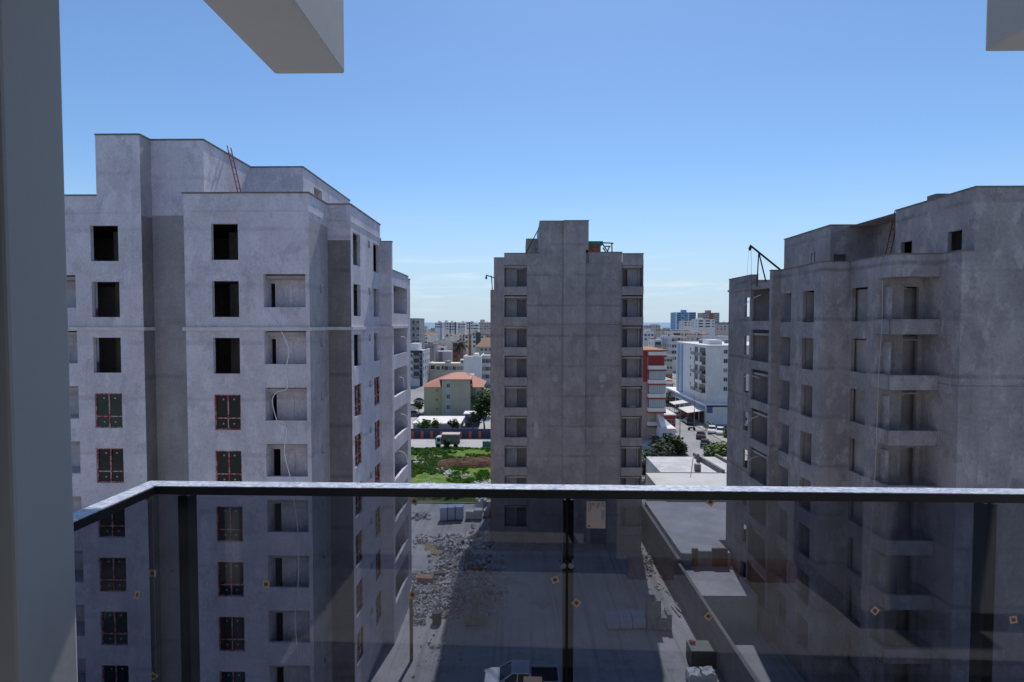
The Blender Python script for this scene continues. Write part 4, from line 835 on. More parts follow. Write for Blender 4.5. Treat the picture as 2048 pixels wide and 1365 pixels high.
rubble('rubble', [(830, 1160, 985, 1225, 4600, .06, .32), (880, 1110, 985, 1165, 1500, .06, .38), (945, 1060, 990, 1110, 260, .1, .6), (870, 1075, 930, 1115, 420, .1, .55), (826, 1070, 870, 1095, 120, .1, .5), (828, 1140, 900, 1165, 260, .1, .4), (826, 1225, 850, 1250, 160, .08, .35), (1283, 1105, 1312, 1145, 160, .08, .4), (830, 1025, 862, 1040, 90, .1, .6), (830, 1250, 930, 1360, 90, .05, .25), (1290, 1150, 1340, 1200, 60, .05, .25), (1283, 1040, 1288, 1100, 30, .1, .3)], rub_mats, 3, [0, 0, 0, 1, 1, 2, 4, 0, 1, 3] if False else [0, 0, 0, 0, 1, 1, 1, 2, 4, 0])
rubble('rubble', [(827, 921, 838, 936, 130, .08, .42), (836, 927, 848, 935, 60, .08, .35), (866, 941, 890, 949, 240, .08, .42), (884, 945, 906, 954, 200, .08, .4), (906, 958, 924, 962, 120, .08, .4), (920, 952, 942, 957, 130, .08, .4), (948, 968, 985, 976, 420, .08, .45), (962, 962, 985, 968, 120, .08, .35), (846, 969, 864, 977, 150, .08, .42), (862, 972, 878, 978, 60, .08, .3), (856, 914, 868, 919, 50, .08, .4), (831, 990, 850, 1000, 160, .08, .4), (826, 905, 985, 975, 120, .05, .2)], rub_mats, 5, [1, 0, 0, 0])
# heaps and bigger leftovers
def slab_thing(name, label, cat, px, py, size, rot, mat, group=None, z=0):
    p = G(px, py); mb = MB(); mb.obox((0, 0, size[2] / 2), size, None); o = mb.build(name, mat, None, (p.x, p.y, .006 + z), bevel=.02); o.rotation_euler = rot
    return tag(o, label, cat, group)
ply = simple('sand_coloured_board', (.46, .33, .2), .8, amt=.25, scale=4); conc = simple('broken_concrete', (.42, .40, .38), .9, amt=.2, scale=3)
slab_thing('board', 'sandy board propped on the rubble heap, its dark side showing', 'board', 868, 1098, (1.8, 1.3, .1), (.45, .1, .3), ply)
slab_thing('board', 'smaller sandy board lying at the front of the heap', 'board', 873, 1108, (1.3, .7, .1), (.3, .05, -.2), ply, z=.1)
slab_thing('board', 'pale board at the top of the rubble heap', 'board', 859, 1081, (1.5, .6, .1), (.2, .1, -.5), simple('pale_board', (.6, .56, .52), .8))
slab_thing('concrete_post', 'short square concrete post standing in the rubble', 'post', 933, 1131, (.5, .5, 1.45), (0, .06, .2), simple('post_concrete', (.36, .31, .27), .9, amt=.2))
slab_thing('crate', 'orange brick-coloured crate at the left of the rubble', 'crate', 851, 1164, (1.45, .7, .55), (.1, 0, -.1), simple('faded_orange', (.42, .23, .15), .8, amt=.2))
slab_thing('trough', 'dark mortar trough with a pale rim on the rubble', 'trough', 879, 1152, (1.1, .6, .35), (0, 0, .15), simple('trough_dark', (.10, .10, .10), .8))
slab_thing('block', 'grey block standing in the middle of the rubble', 'block', 893, 1176, (.8, .5, .55), (0, 0, .1), conc, 'loose blocks in the rubble')
slab_thing('block', 'grey block left of the other loose block', 'block', 883, 1177, (.5, .5, .5), (0, 0, .5), conc, 'loose blocks in the rubble')
t = thing('brick_stack', 'orange ridged bricks stacked loosely on the rubble', 'bricks', tuple(G(937, 1150))[:2] + (.006,), .35)
bm_ = MB(); bm_.box(0, 1.25, 0, .19, 0, .17); bme2 = bm_.mesh('brick', brick_m)
for k in range(2):
    for j in range(5 - k): link('brick', bme2, t, (rnd.uniform(-.05, .05) + k * .08, j * .24 + k * .12, k * .175))
slab_thing('slab', 'pale broken slab on the right of the rubble', 'slab', 957, 1107, (1.4, .9, .2), (.2, .1, .4), conc)
# red soil bank
mb = MB(); rr = random.Random(2)
cx0, cy0 = G(945, 932).x, G(945, 932).y
for i in range(28):
    for j in range(10):
        def zz(a, c):
            u = a / 28 * 2 - 1; v = c / 10 * 2 - 1; e_ = max(0, 1 - u * u) * max(0, 1 - v * v)
            return fz(cx0 + u * 6.2, cy0 + v * 2.6) + 1.15 * e_ ** .8 * (1 + .5 * mn.noise(Vector((u * 5, v * 3, 1)))) - .05
        mb.quad(*[(cx0 + (a / 28 * 2 - 1) * 6.2, cy0 + (c / 10 * 2 - 1) * 2.6 + .1 * (a % 3), zz(a, c)) for a, c in ((i, j), (i + 1, j), (i + 1, j + 1), (i, j + 1))])
tag(mb.build('soil_bank', soil_m), 'dark red bank of dug soil in the weedy plot', 'soil heap')
# weeds
leafA = simple('weed_green', (.13, .26, .03), .7, amt=.35, scale=.6); leafB = simple('weed_dark', (.085, .18, .028), .7, amt=.3, scale=1)
mb = MB(); rr = random.Random(11)
for _ in range(7500):
    x = rr.uniform(-26, 4); y = rr.uniform(71.5, 100.5)
    g_ = mn.noise(Vector((x * .13, y * .17, 0))) + .5 * mn.noise(Vector((x * .45, y * .5, 4)))
    if g_ < -.10 or (abs(x - cx0) < 5.6 and abs(y - cy0) < 2.2): continue
    s = rr.uniform(.2, .5); z = fz(x, y); k = rr.choices((0, 1, 2), (.66, .22, .12))[0]
    for b_ in range(3):
        a = rr.uniform(0, 6.3); dx, dy = math.cos(a) * s, math.sin(a) * s; lean = rr.uniform(-.3, .3)
        mb.quad((x - dx * .5, y - dy * .5, z - .03), (x + dx * .5, y + dy * .5, z - .03), (x + dx * .6 + lean, y + dy * .6, z + s * rr.uniform(.5, 1)), (x - dx * .4 + lean, y - dy * .4, z + s * rr.uniform(.5, 1)), k)
tag(mb.build('weeds', [leafA, leafB, simple('dry_grass', (.30, .25, .11), .85, amt=.3, scale=2)]), None, None, None, 'stuff')

# ================================================================== PLANTS
lv = [simple('leaf_mid', (.055, .095, .022), .65, amt=.3, scale=1.5, spec=.15), simple('leaf_dark', (.03, .055, .018), .7, amt=.3, scale=1.5, spec=.12), simple('leaf_lime', (.13, .20, .045), .65, amt=.3, scale=1.5, spec=.15), simple('leaf_olive', (.075, .09, .05), .75, amt=.3, scale=1.5, spec=.1)]
bark = simple('bark', (.12, .09, .065), .9, amt=.3, scale=5)
def tree(name, label, cat, p, h, r, mat, trunk_h=.4, n=420, seed=0, group=None, leaf=.32, squash=1.0, lobes=6):
    rr = random.Random(seed); t = thing(name, label, cat, p, group=group)
    mb = MB(); mb.tube([(0, 0, 0), (rr.uniform(-.1, .1), 0, h * trunk_h * .6), (rr.uniform(-.2, .2), .1, h * trunk_h), (0, 0, h * .75)], [.05 * h * .5 + .03, .035 * h * .5 + .03, .03 * h * .5 + .02, .02], 7)
    for i in range(4):
        a = rr.uniform(0, 6.3); mb.tube([(0, 0, h * trunk_h), (math.cos(a) * r * .35, math.sin(a) * r * .35, h * (trunk_h + .2)), (math.cos(a) * r * .7, math.sin(a) * r * .7, h * .75)], [.03 * h * .4, .05, .02], 5)
    mb.build('trunk', bark, t)
    L_ = []
    for i in range(lobes):
        a = rr.uniform(0, 6.3); q = rr.uniform(.2, .65); L_.append((math.cos(a) * r * q, math.sin(a) * r * q, h * rr.uniform(trunk_h + .1, .86), r * rr.uniform(.35, .62)))
    mb = MB()
    for i in range(n):
        c = rr.choice(L_); d = Vector((rr.gauss(0, 1), rr.gauss(0, 1), rr.gauss(0, 1))).normalized() * c[3] * rr.uniform(.45, 1.12)
        q = Vector((c[0] + d.x, c[1] + d.y, c[2] + d.z * squash)); M = Matrix.Rotation(rr.uniform(0, 6.3), 3, 'Z') @ Matrix.Rotation(rr.uniform(-1.2, 1.2), 3, 'X'); s = leaf * rr.uniform(.5, 1.2)
        mb.poly([q + M @ Vector(v) for v in ((-s, -.4 * s, 0), (.2 * s, -.6 * s, .1 * s), (s, .1 * s, 0), (.1 * s, .7 * s, -.1 * s))], 0 if rr.random() < .7 else 1)
    mb.build('crown', [mat, lv[1] if mat is not lv[1] else lv[0]], t); return t
tree('street_tree', 'bright young tree before the white canopy, left of three', 'tree', G(848, 866), 3.2, 1.9, lv[2], .35, 420, 1, 'young trees along the school wall')
tree('street_tree', 'bright young tree before the white canopy, middle of three', 'tree', G(874, 866), 3.0, 1.4, lv[2], .35, 320, 2, 'young trees along the school wall')
tree('street_tree', 'narrow dark tree at the right end of the white canopy', 'tree', G(906, 868), 3.3, 1.3, lv[0], .3, 300, 3, 'young trees along the school wall')
tree('pine_tree', 'tall dark tree right of the school by the middle tower', 'tree', G(969, 863), 8.6, 2.6, lv[1], .25, 900, 4, None, .4)
tree('olive_tree', 'grey-green tree in front of the blue kiosk', 'tree', G(945, 866), 4.6, 1.9, lv[3], .3, 420, 5, None, .3)
tree('broad_tree', 'lime-green tree top showing behind the dark one at the school', 'tree', G(972, 833), 7.6, 3.4, lv[2], .3, 500, 6, None, .5)
tree('shrub', 'low bush at the roadside in front of the truck', 'shrub', G(893, 903), 2.3, .9, lv[1], .15, 260, 7, None, .25)
tree('street_tree', 'small tree on the parking lot left of the school', 'tree', G(838, 830), 3.6, 1.6, lv[0], .5, 260, 8)
tree('shrub', 'big dark bush below the red and white apartment block', 'shrub', Vector((26.2, 98, 0)), 3.3, 2.6, lv[1], .15, 700, 9, 'bushes by the low shed', .4)
tree('shrub', 'olive-toned bush between the shed and the middle tower', 'shrub', Vector((21.5, 84, 0)), 4.3, 2.6, lv[3], .15, 620, 10, 'bushes by the low shed', .35)
tree('shrub', 'olive-toned bush nearest the middle tower edge', 'shrub', Vector((18.6, 81, 0)), 5.0, 2.4, lv[3], .15, 520, 11, 'bushes by the low shed', .35)
tree('shrub', 'dark grey-green bush behind the shed roof', 'shrub', Vector((28.3, 97, 0)), 2.7, 1.6, lv[3], .15, 520, 12, 'bushes by the low shed', .35)
tree('tree', 'fresh light-green tree standing over the street behind the shed', 'tree', Vector((31.4, 88, 0)), 4.0, 2.9, lv[2], .3, 1100, 13, None, .33, .7)
tree('shrub', 'little green bush at the end of the arcade street', 'shrub', G(1333, 812), 3.4, 2.2, lv[2], .2, 260, 14, None, .4)
tree('shrub', 'clipped bush on the verge beside the parked white cars', 'shrub', G(1419, 862), 1.5, 1.3, lv[2], .1, 160, 15, None, .25)
tree('shrub', 'round dark bush at the right end of the verge', 'shrub', G(1454, 876), 2.2, 1.4, lv[0], .1, 200, 16, None, .25)
def palm(label, p, h, r, seed, group=None):
    rr = random.Random(seed); t = thing('palm_tree', label, 'palm', p, group=group)
    mb = MB(); mb.tube([(0, 0, 0), (.15, 0, h * .5), (0, 0, h)], [.35, .26, .24], 8); mb.build('trunk', bark, t); mb = MB()
    for i in range(34):
        a = rr.uniform(0, 6.3); el = rr.uniform(-.4, 1.2); pts = []
        for s in range(5):
            u = s / 4; pts.append(Vector((math.cos(a) * r * u * math.cos(el * .6), math.sin(a) * r * u * math.cos(el * .6), h + r * u * math.sin(el) - r * .75 * u * u)))
        side = Vector((-math.sin(a), math.cos(a), 0))
        for s in range(4):
            w0 = .28 * (1 - s / 4) + .05; w1 = .28 * (1 - (s + 1) / 4) + .03
            for sg in (-1, 1): mb.quad(pts[s], pts[s + 1], pts[s + 1] + side * sg * w1 * r * .3 - Vector((0, 0, .15)), pts[s] + side * sg * w0 * r * .3 - Vector((0, 0, .15)), 0)
    mb.build('crown', [lv[1]], t)
pp = atY(921, 690, 245); palm('tall palm against the red-brown building in the far left gap', (pp.x, pp.y, 0), pp.z, 4.2, 3)

# ================================================================== VEHICLES
def car(label, p, rz, col, name='parked_car', cat='car', group='cars along the far streets', L_=4.2, W_=1.72, H_=1.45, z=.012):
    t = thing(name, label, cat, (p.x, p.y, z), rz, group); m = simple('paint_%d' % len(MATS), col, .3, coat=.6); h = L_ / 2
    mb = MB(); mb.extrude([(-h, .32), (-h, .72), (-h + .15, .92), (-h + .9, .98), (h - 1.25, .95), (h - .25, .78), (h, .58), (h, .3)], 'Y', -W_ / 2, W_ / 2); mb.build('body', m, t, bevel=.06)
    def hexa(x0, x1, x2, x3, z0, z1, w0, w1, mat, nm):
        mb = MB(); v = [(x0, -w0, z0), (x3, -w0, z0), (x3, w0, z0), (x0, w0, z0), (x1, -w1, z1), (x2, -w1, z1), (x2, w1, z1), (x1, w1, z1)]
        for q in ((0, 3, 2, 1), (4, 5, 6, 7), (0, 1, 5, 4), (1, 2, 6, 5), (2, 3, 7, 6), (3, 0, 4, 7)): mb.quad(*[v[i] for i in q])
        return mb.build(nm, mat, t, bevel=.02)
    hexa(-h + .35, -h + .95, h - 2.05, h - 1.2, .93, H_ - .05, W_ / 2 - .05, W_ / 2 - .22, car_glass, 'windows'); hexa(-h + .85, -h + .95, h - 2.1, h - 1.95, H_ - .07, H_, W_ / 2 - .2, W_ / 2 - .24, m, 'roof')
    for x_ in (-h + .8, h - .8):
        for s in (-1, 1):
            mb = MB(); mb.tube([(x_, s * (W_ / 2 - .2), .31), (x_, s * (W_ / 2 + .01), .31)], .31, 12); mb.build('wheel', tyre_m, t)
    for s in (-1, 1): mb = MB(); mb.box(h - .02, h + .015, s * .62 - .16, s * .62 + .16, .55, .68); mb.build('headlight', sticker_w, t)
    return t
WH = (.62, .62, .62)
car('dark red car driving on the street behind the light-green tree', G(1402, 876), 1.2, (.13, .02, .025))
car('black car just behind the dark red car', G(1410, 893), 1.25, (.015, .017, .022))
car('white car parked by the verge, left of two', G(1424, 866), -1.9, WH)
car('white car parked by the verge, right of two', G(1441, 869), -1.9, WH)
car('white car at the kerb near the right tower edge', G(1447, 922), -1.35, WH)
car('dark car under the pale awning of the arcade', G(1377, 848), 1.5, (.02, .02, .024))
car('dark grey car farther up beside the arcade', G(1357, 835), 1.5, (.05, .05, .055))
car('white car parked left of the school', G(829, 818), .1, WH)
car('grey car parked behind the white one left of the school', G(842, 806), .1, (.2, .2, .21))
car('dark car at the lower left corner of the school', G(829, 833), .1, (.04, .04, .045))
p = G(1383, 861); t = thing('motor_scooter', 'dark scooter standing at the corner of the street', 'scooter', (p.x, p.y, .012))
mb = MB(); mb.obox((0, 0, .55), (1.2, .3, .3)); mb.obox((.5, 0, .85), (.12, .3, .6)); mb.build('body', steel_dark, t, bevel=.05)
for x_ in (-.55, .6): mb = MB(); mb.tube([(x_, -.06, .28), (x_, .06, .28)], .28, 12); mb.build('wheel', tyre_m, t)
# pickup under the railing
p = G(1042, 1381); t = thing('pickup_truck', 'white pickup parked in the tower shadow at the bottom of the yard', 'pickup', (p.x, p.y, .006), math.pi, None)
pm_ = simple('white_pickup_paint', (.62, .63, .66), .3, coat=.6)
W_ = 1.75
mb = MB(); mb.extrude([(-2.4, .45), (-2.4, .98), (-.55, 1.0), (1.05, 1.0), (1.9, .95), (2.3, .82), (2.38, .5), (2.3, .38)], 'Y', -W_ / 2, W_ / 2); mb.build('body', pm_, t, bevel=.06)
mb = MB(); v = [(-.6, -.8, .99), (1.35, -.8, .99), (1.35, .8, .99), (-.6, .8, .99), (-.5, -.66, 1.5), (.55, -.66, 1.5), (.55, .66, 1.5), (-.5, .66, 1.5)]
for q in ((0, 3, 2, 1), (4, 5, 6, 7), (0, 1, 5, 4), (1, 2, 6, 5), (2, 3, 7, 6), (3, 0, 4, 7)): mb.quad(*[v[i] for i in q])
mb.build('windows', car_glass, t)
mb = MB(); mb.box(-.55, .6, -.7, .7, 1.48, 1.56); mb.build('roof', pm_, t, bevel=.04)
for (a, b_) in (((1.38, .8, .98), (.58, .68, 1.5)), ((1.38, -.8, .98), (.58, -.68, 1.5)), ((-.6, .81, .98), (-.52, .68, 1.5)), ((-.6, -.81, .98), (-.52, -.68, 1.5)), ((.25, .81, .98), (.2, .69, 1.5)), ((.25, -.81, .98), (.2, -.69, 1.5))): mb = MB(); mb.beam(a, b_, .06, .06); mb.build('pillar', pm_, t)
mb = MB(); mb.box(-2.33, -.68, -.76, .76, .99, 1.015); mb.build('bed_floor', steel_dark, t)
mb = MB(); mb.box(-2.4, -.62, -.87, -.78, .9, 1.12); mb.box(-2.4, -.62, .78, .87, .9, 1.12); mb.box(-2.4, -2.33, -.78, .78, .9, 1.12); mb.build('bed_side', pm_, t)
for x_ in (-1.55, 1.5):
    for s in (-1, 1): mb = MB(); mb.tube([(x_, s * (W_ / 2 - .22), .36), (x_, s * (W_ / 2 + .02), .36)], .36, 16); w_o = mb.build('wheel', tyre_m, t); mb = MB(); mb.tube([(x_, s * (W_ / 2 + .0), .36), (x_, s * (W_ / 2 + .03), .36)], .2, 12); mb.build('rim', rim_m, w_o)
for s in (-1, 1): mb = MB(); mb.box(2.28, 2.37, s * .65 - .15, s * .65 + .15, .68, .84); mb.build('headlight', sticker_w, t); mb = MB(); mb.box(1.0, 1.12, s * .9 - .1, s * .9 + .1, 1.02, 1.16); mb.build('mirror', pm_, t)
# lorry on the far road
p = G(894, 897); t = thing('lorry', 'small lorry with tan load cover on the pale road beyond the field', 'lorry', (p.x - 2.2, p.y, .01))
mb = MB(); mb.extrude([(0, .5), (0, 1.3), (.25, 2.05), (1.1, 2.1), (1.1, .5)], 'Y', 0, 1.9); mb.build('cab', simple('lorry_cab', (.5, .52, .53), .4), t, bevel=.06)
mb = MB(); mb.box(-.02, .2, .15, 1.75, 1.35, 1.9); mb.box(.35, .95, -.012, .01, 1.25, 1.85); mb.build('cab_window', car_glass, t)
mb = MB(); mb.box(1.2, 4.45, 0, 1.95, .7, 2.35); mb.build('cargo_body', simple('cargo_dark', (.055, .06, .065), .7), t)
mb = MB(); mb.box(1.15, 4.5, -.04, 2.0, 2.352, 2.62); mb.build('load_cover', simple('tan_cover', (.50, .40, .36), .8, amt=.15), t, bevel=.08)
pme = MB(); pme.box(0, .62, -.03, -.002, .85, 2.2); pm2 = pme.mesh('side_panel', simple('panel_grey', (.13, .15, .16), .6))
for i in range(5): link('side_panel', pm2, t, (1.24 + i * .64, 0, 0))
for x_ in (.55, 2.0, 3.8): mb = MB(); mb.tube([(x_, -.02, .42), (x_, .25, .42)], .42, 14); mb.build('wheel', tyre_m, t)
for i, px in enumerate((969, 979)):
    p = G(px - 4, 897); t = thing('waste_container', ['green waste container on the far road, left one', 'green waste container on the far road, partly behind the tower'][i], 'container', (p.x, p.y, .01), group='green waste containers'); mb = MB(); mb.extrude([(0, .2), (0, 1.0), (.2, 1.15), (1.0, 1.15), (1.0, .2)], 'X', 0, .95); mb.build('body', simple('teal_%d' % i, (.05, .17, .15), .5), t); mb = MB(); mb.box(-.03, .98, .15, 1.03, 1.155, 1.22); mb.build('lid', simple('teal_lid_%d' % i, (.10, .25, .22), .5), t)

# ================================================================== THE CITY BEYOND
def paint(name, col, amt=.1, scale=.4): return MATS.get(name) or simple(name, col, .85, amt=amt, scale=scale)
cw = paint('wall_white', (.76, .72, .68)); cl = paint('wall_lavender', (.66, .625, .625)); cc = paint('wall_cream', (.70, .61, .48)); cg = paint('wall_grey', (.30, .30, .31)); cp = paint('wall_pink', (.62, .49, .43))
cb = paint('wall_beige', (.50, .44, .36)); cm = paint('wall_mauve', (.36, .31, .32)); crd = paint('wall_redbrown', (.36, .14, .10)); cblue = paint('wall_blue', (.20, .36, .56)); cbr = paint('wall_brown', (.40, .31, .25)); cnavy = paint('wall_navy', (.045, .05, .085)); corange = paint('wall_orange', (.42, .15, .07)); cgreen = paint('wall_darkgreen', (.07, .10, .085)); ctile = paint('roof_tile_brown', (.25, .13, .09))
win_glass = simple('far_glass', (.035, .04, .05), .25); win_frame = simple('far_frame', (.55, .55, .55), .6); win_cur = simple('far_curtain', (.28, .27, .26), .6); rail_m = simple('balcony_rail_grey', (.22, .23, .25), .5)
def far_window(mats):
    mb = MB()
    for a in ((-.5, -.42, -.5, .5), (.42, .5, -.5, .5), (-.42, .42, -.5, -.42), (-.42, .42, .42, .5), (-.03, .03, -.42, .42)): mb.box(a[0], a[1], -.5, .5, a[2], a[3], 0)
    mb.box(-.42, .42, -.1, .4, -.42, .42, 1); return mb.mesh('window', mats)
FW = [far_window([win_frame, win_glass]), far_window([win_frame, win_glass]), far_window([win_frame, win_cur]), far_window([cg, win_glass])]
def bld(label, x0, x1, yt, Y, dep, mat, cols=4, fh=2.9, zmin=0, ww=1.4, wh=1.5, side=3, balc=(), accents=(), roof='flat', parapet=.5, stair=None, tanks=0, group=None, top_gap=.7, cat='apartment block', name='apartment_block', wins=True, rail=None, seed=0):
    rr = random.Random(seed or int(x0 * 7 + yt)); X0 = atY(x0, yt, Y).x; X1 = atY(x1, yt, Y).x; zt = atY((x0 + x1) / 2, yt, Y).z; w = X1 - X0
    t = thing(name, label, cat, (X0, Y, 0), 0, group)
    mb = MB(); mb.box(0, w, 0, dep, 0, zt - parapet); mb.build('wall', mat, t)
    if parapet:
        mb = MB(); mb.box(-.05, w + .05, -.05, .2, zt - parapet + .002, zt); mb.box(-.05, .2, .2, dep, zt - parapet + .002, zt); mb.box(w - .2, w + .05, .2, dep, zt - parapet + .002, zt); mb.build('parapet', mat, t)
    nf = max(1, int((zt - parapet - zmin) / fh))
    if wins:
        for f in range(nf):
            zc = zt - parapet - top_gap - wh / 2 - f * fh
            if zc - wh / 2 < max(.3, zmin): break
            for c in range(cols):
                u = (c + .5) / cols * w
                if any(b_[0] * w - ww * .3 < u < b_[1] * w + ww * .3 for b_ in balc): continue
                o = link('window', rr.choice(FW), t, (u, -.02, zc), 0, (ww, .14, wh))
            for c in range(side):
                v = (c + .5) / side * dep
                sx_ = w if X0 + w / 2 < 0 else 0
                o = link('window', rr.choice(FW), t, (sx_, v, zc), math.pi / 2, (ww, .14, wh))
    for (a, b_) in balc:
        for f in range(nf):
            zb = zt - parapet - (f + 1) * fh + .05
            if zb < zmin: break
            mb = MB(); mb.box(a * w, b_ * w, -1.1, -.004, zb, zb + .16); mb.box(a * w, b_ * w, -1.1, -1.0, zb + .16, zb + 1.0); o = mb.build('balcony', rail or mat, t)
            mb = MB(); mb.box(a * w + .15, b_ * w - .15, -.035, -.003, zb + .2, zb + 2.35); mb.build('balcony_door', win_glass, t)
    for (u0, u1, z0, z1, m_) in accents:
        mb = MB(); zb0 = z0 if z0 >= 0 else zt + z0; zb1 = z1 if z1 > 0 else zt + z1
        mb.box(u0 * w, u1 * w, -.09, -.004, zb0, zb1); mb.build('colour_band', m_, t)
    if stair:
        for (u0, u1, h) in stair: mb = MB(); mb.box(u0 * w, u1 * w, dep * .3, dep * .7, zt - parapet, zt + h); mb.build('stair_house', mat, t)
    for i in range(tanks):
        u = rr.uniform(.08, .9) * w; v = rr.uniform(.2, .8) * dep
        mb = MB(); mb.tube([(u - .5, v, zt + .5), (u + .5, v, zt + .5)], .35, 8); mb.obox((u, v - .5, zt + .0), (1.2, 1.3, .06), Matrix.Rotation(-.6, 3, 'X')); mb.box(u - .4, u + .4, v - .1, v + .1, zt - parapet, zt + .2); mb.build('solar_heater', sticker_w if i % 2 else rail_m, t)
    if tanks and roof != 'tile':
        u = rr.uniform(.2, .8) * w; mb = MB(); mb.tube([(u, dep * .4, zt - parapet), (u, dep * .4, zt + 2.6)], .05, 4); mb.box(u - .7, u + .7, dep * .4 - .03, dep * .4 + .03, zt + 2.2, zt + 2.26); mb.build('aerial', rail_m, t)
    if roof == 'tile':
        mb = MB(); n0 = [(-.4, -.4, zt), (w + .4, -.4, zt), (w + .4, dep + .4, zt), (-.4, dep + .4, zt)]; r0 = (w * .25, dep / 2, zt + 2.2); r1_ = (w * .75, dep / 2, zt + 2.2)
        mb.quad(n0[0], n0[1], r1_, r0); mb.quad(n0[2], n0[3], r0, r1_); mb.poly([n0[1], n0[2], r1_]); mb.poly([n0[3], n0[0], r0]); mb.build('roof', ctile, t)
    return t
# ---- left gap
bld('dark grey tall block at the left edge of the skyline gap', 820.5, 838.5, 637, 255, 14, cg, 3, 3.0, 4, 1.6, 1.3, 2, balc=[(.2, .5)], rail=rail_m, stair=None)
bld('white and navy apartment block left of the red-roofed school', 812, 845, 701, 200, 16, cl, 5, 2.45, 1, 1.2, 1.3, 4, balc=[(.42, .82)], accents=[(-.01, 1.01, -.95, -.1, cnavy), (.83, 1.01, 0, -.96, cnavy)], stair=[(.1, .62, 2.3)], rail=rail_m)
bld('two-tier white block, lower front part, behind the cream row', 867, 903, 703, 300, 14, cl, 5, 2.9, 6, 1.5, 1.5, 2, accents=[(.3, .5, 0, -.3, cg)], parapet=.4)
bld('cream upper block with dark arched openings behind the two-tier white block', 870, 904, 681, 330, 12, cc, 5, 3.0, 10, 1.9, 2.0, 2, parapet=.4, tanks=3)
bld('plain mauve-brown block left of the two-tier white block', 849, 868, 688, 290, 14, cm, 3, 2.9, 8, 1.0, 1.2, 2, tanks=2)
bld('small white house with brown roof behind the mauve block', 843, 871, 671, 420, 12, cw, 5, 3.0, 12, 2.0, 1.6, 1, roof='tile', parapet=.01)
bld('white skyline block with the blue stripe, left of four', 870, 884, 645.5, 610, 18, cw, 4, 2.9, 14, 2.2, 1.4, 2, accents=[(.75, .9, 0, -.3, cblue)], stair=[(.3, .7, 1.8)], tanks=2)
bld('white skyline block, second of four from the left', 885, 897, 645, 640, 18, cl, 3, 2.9, 14, 2.0, 1.4, 2, accents=[(.0, .2, 0, -.2, cblue)], stair=[(.3, .7, 2.2)], tanks=1)
bld('white skyline block with dark vertical stripes, third of four', 898, 913, 645, 600, 18, cl, 3, 2.9, 14, 2.2, 1.4, 2, accents=[(.1, .2, 0, -.1, cnavy), (.78, .9, 0, -.1, cnavy)], stair=[(.2, .4, 1.6)], tanks=2)
bld('white skyline block with balconies, right of four', 914, 930, 646, 620, 18, cw, 4, 2.9, 14, 2.2, 1.4, 2, balc=[(.1, .4)], stair=[(.5, .8, 2.0)], tanks=2)
bld('greyish block on the skyline with a dark side stripe', 931, 946, 644, 650, 18, cl, 3, 2.9, 14, 2.4, 1.4, 2, accents=[(.5, .62, 0, -.3, cnavy)], tanks=2)
bld('pinkish tall block on the skyline next to the middle tower', 957, 983, 645, 660, 18, cp, 5, 2.9, 14, 2.4, 1.5, 2, stair=[(.1, .45, 3.2)], tanks=3)
bld('pale stepped block on the skyline with a small rooftop box', 946, 957, 648, 560, 14, cw, 3, 2.9, 14, 2.0, 1.4, 2, tanks=1)
bld('white block with orange bands and a dark green strip', 929, 984, 669, 350, 16, cw, 7, 2.9, 6, 1.6, 1.5, 2, accents=[(-.01, .42, -.8, -.05, corange), (.15, .24, 0, -.81, corange), (.58, 1.01, -.8, -.05, corange), (.41, .59, 0, .0001 + 17, cgreen), (.80, .88, 0, -.81, corange)], parapet=.4, tanks=2)
bld('red-brown block with white left edge behind the palm', 904, 927, 684, 275, 12, crd, 3, 2.9, 4, 1.7, 1.6, 2, accents=[(-.02, .06, 0, -.01, cw), (-.02, .6, -.5, .0, cw)], balc=[(.1, .5)], rail=crd, tanks=1)
bld('long cream two-storey row behind the school roof', 856, 945, 727, 215, 12, cc, 11, 2.9, 2, 1.5, 1.6, 2, balc=[(.05, .16), (.30, .36)], rail=cp, parapet=.4, stair=[(.7, .8, 1.2)], tanks=4)
bld('wide white block with blank front right of the cream row', 927, 962, 713, 200, 12, cw, 2, 2.9, 2, .01, .01, 3, wins=False, parapet=.6, stair=[(.55, .8, .8)])
bld('pale block with window rows beside the middle tower edge', 962.5, 986, 711, 206, 14, cl, 3, 2.9, 1, 1.5, 1.7, 2, parapet=.6)
bld('low house with broken brown tile roof, right part of the left gap', 951, 984, 694, 262, 10, cb, 4, 2.9, 6, 1.3, 1.2, 1, roof='tile', parapet=.01, cat='house', name='house')
bld('low brown-roofed house between the palm and the banded block', 962, 986, 684, 300, 10, cc, 4, 2.9, 8, 1.4, 1.3, 1, roof='tile', parapet=.01, cat='house', name='house')
bld('flat white house in front of the skyline blocks', 884, 916, 676, 450, 12, cw, 5, 2.9, 12, 2.0, 1.6, 1, parapet=.3, tanks=3, cat='house', name='house')
bld('cream house with a tiled roof in front of the skyline blocks', 905, 930, 673, 480, 12, cc, 4, 2.9, 14, 2.0, 1.6, 1, roof='tile', parapet=.01, tanks=0, cat='house', name='house')
bld('grey apartment block squeezed between the navy and mauve blocks', 843, 858, 690, 330, 12, cl, 3, 2.9, 8, 1.6, 1.5, 1, tanks=1)
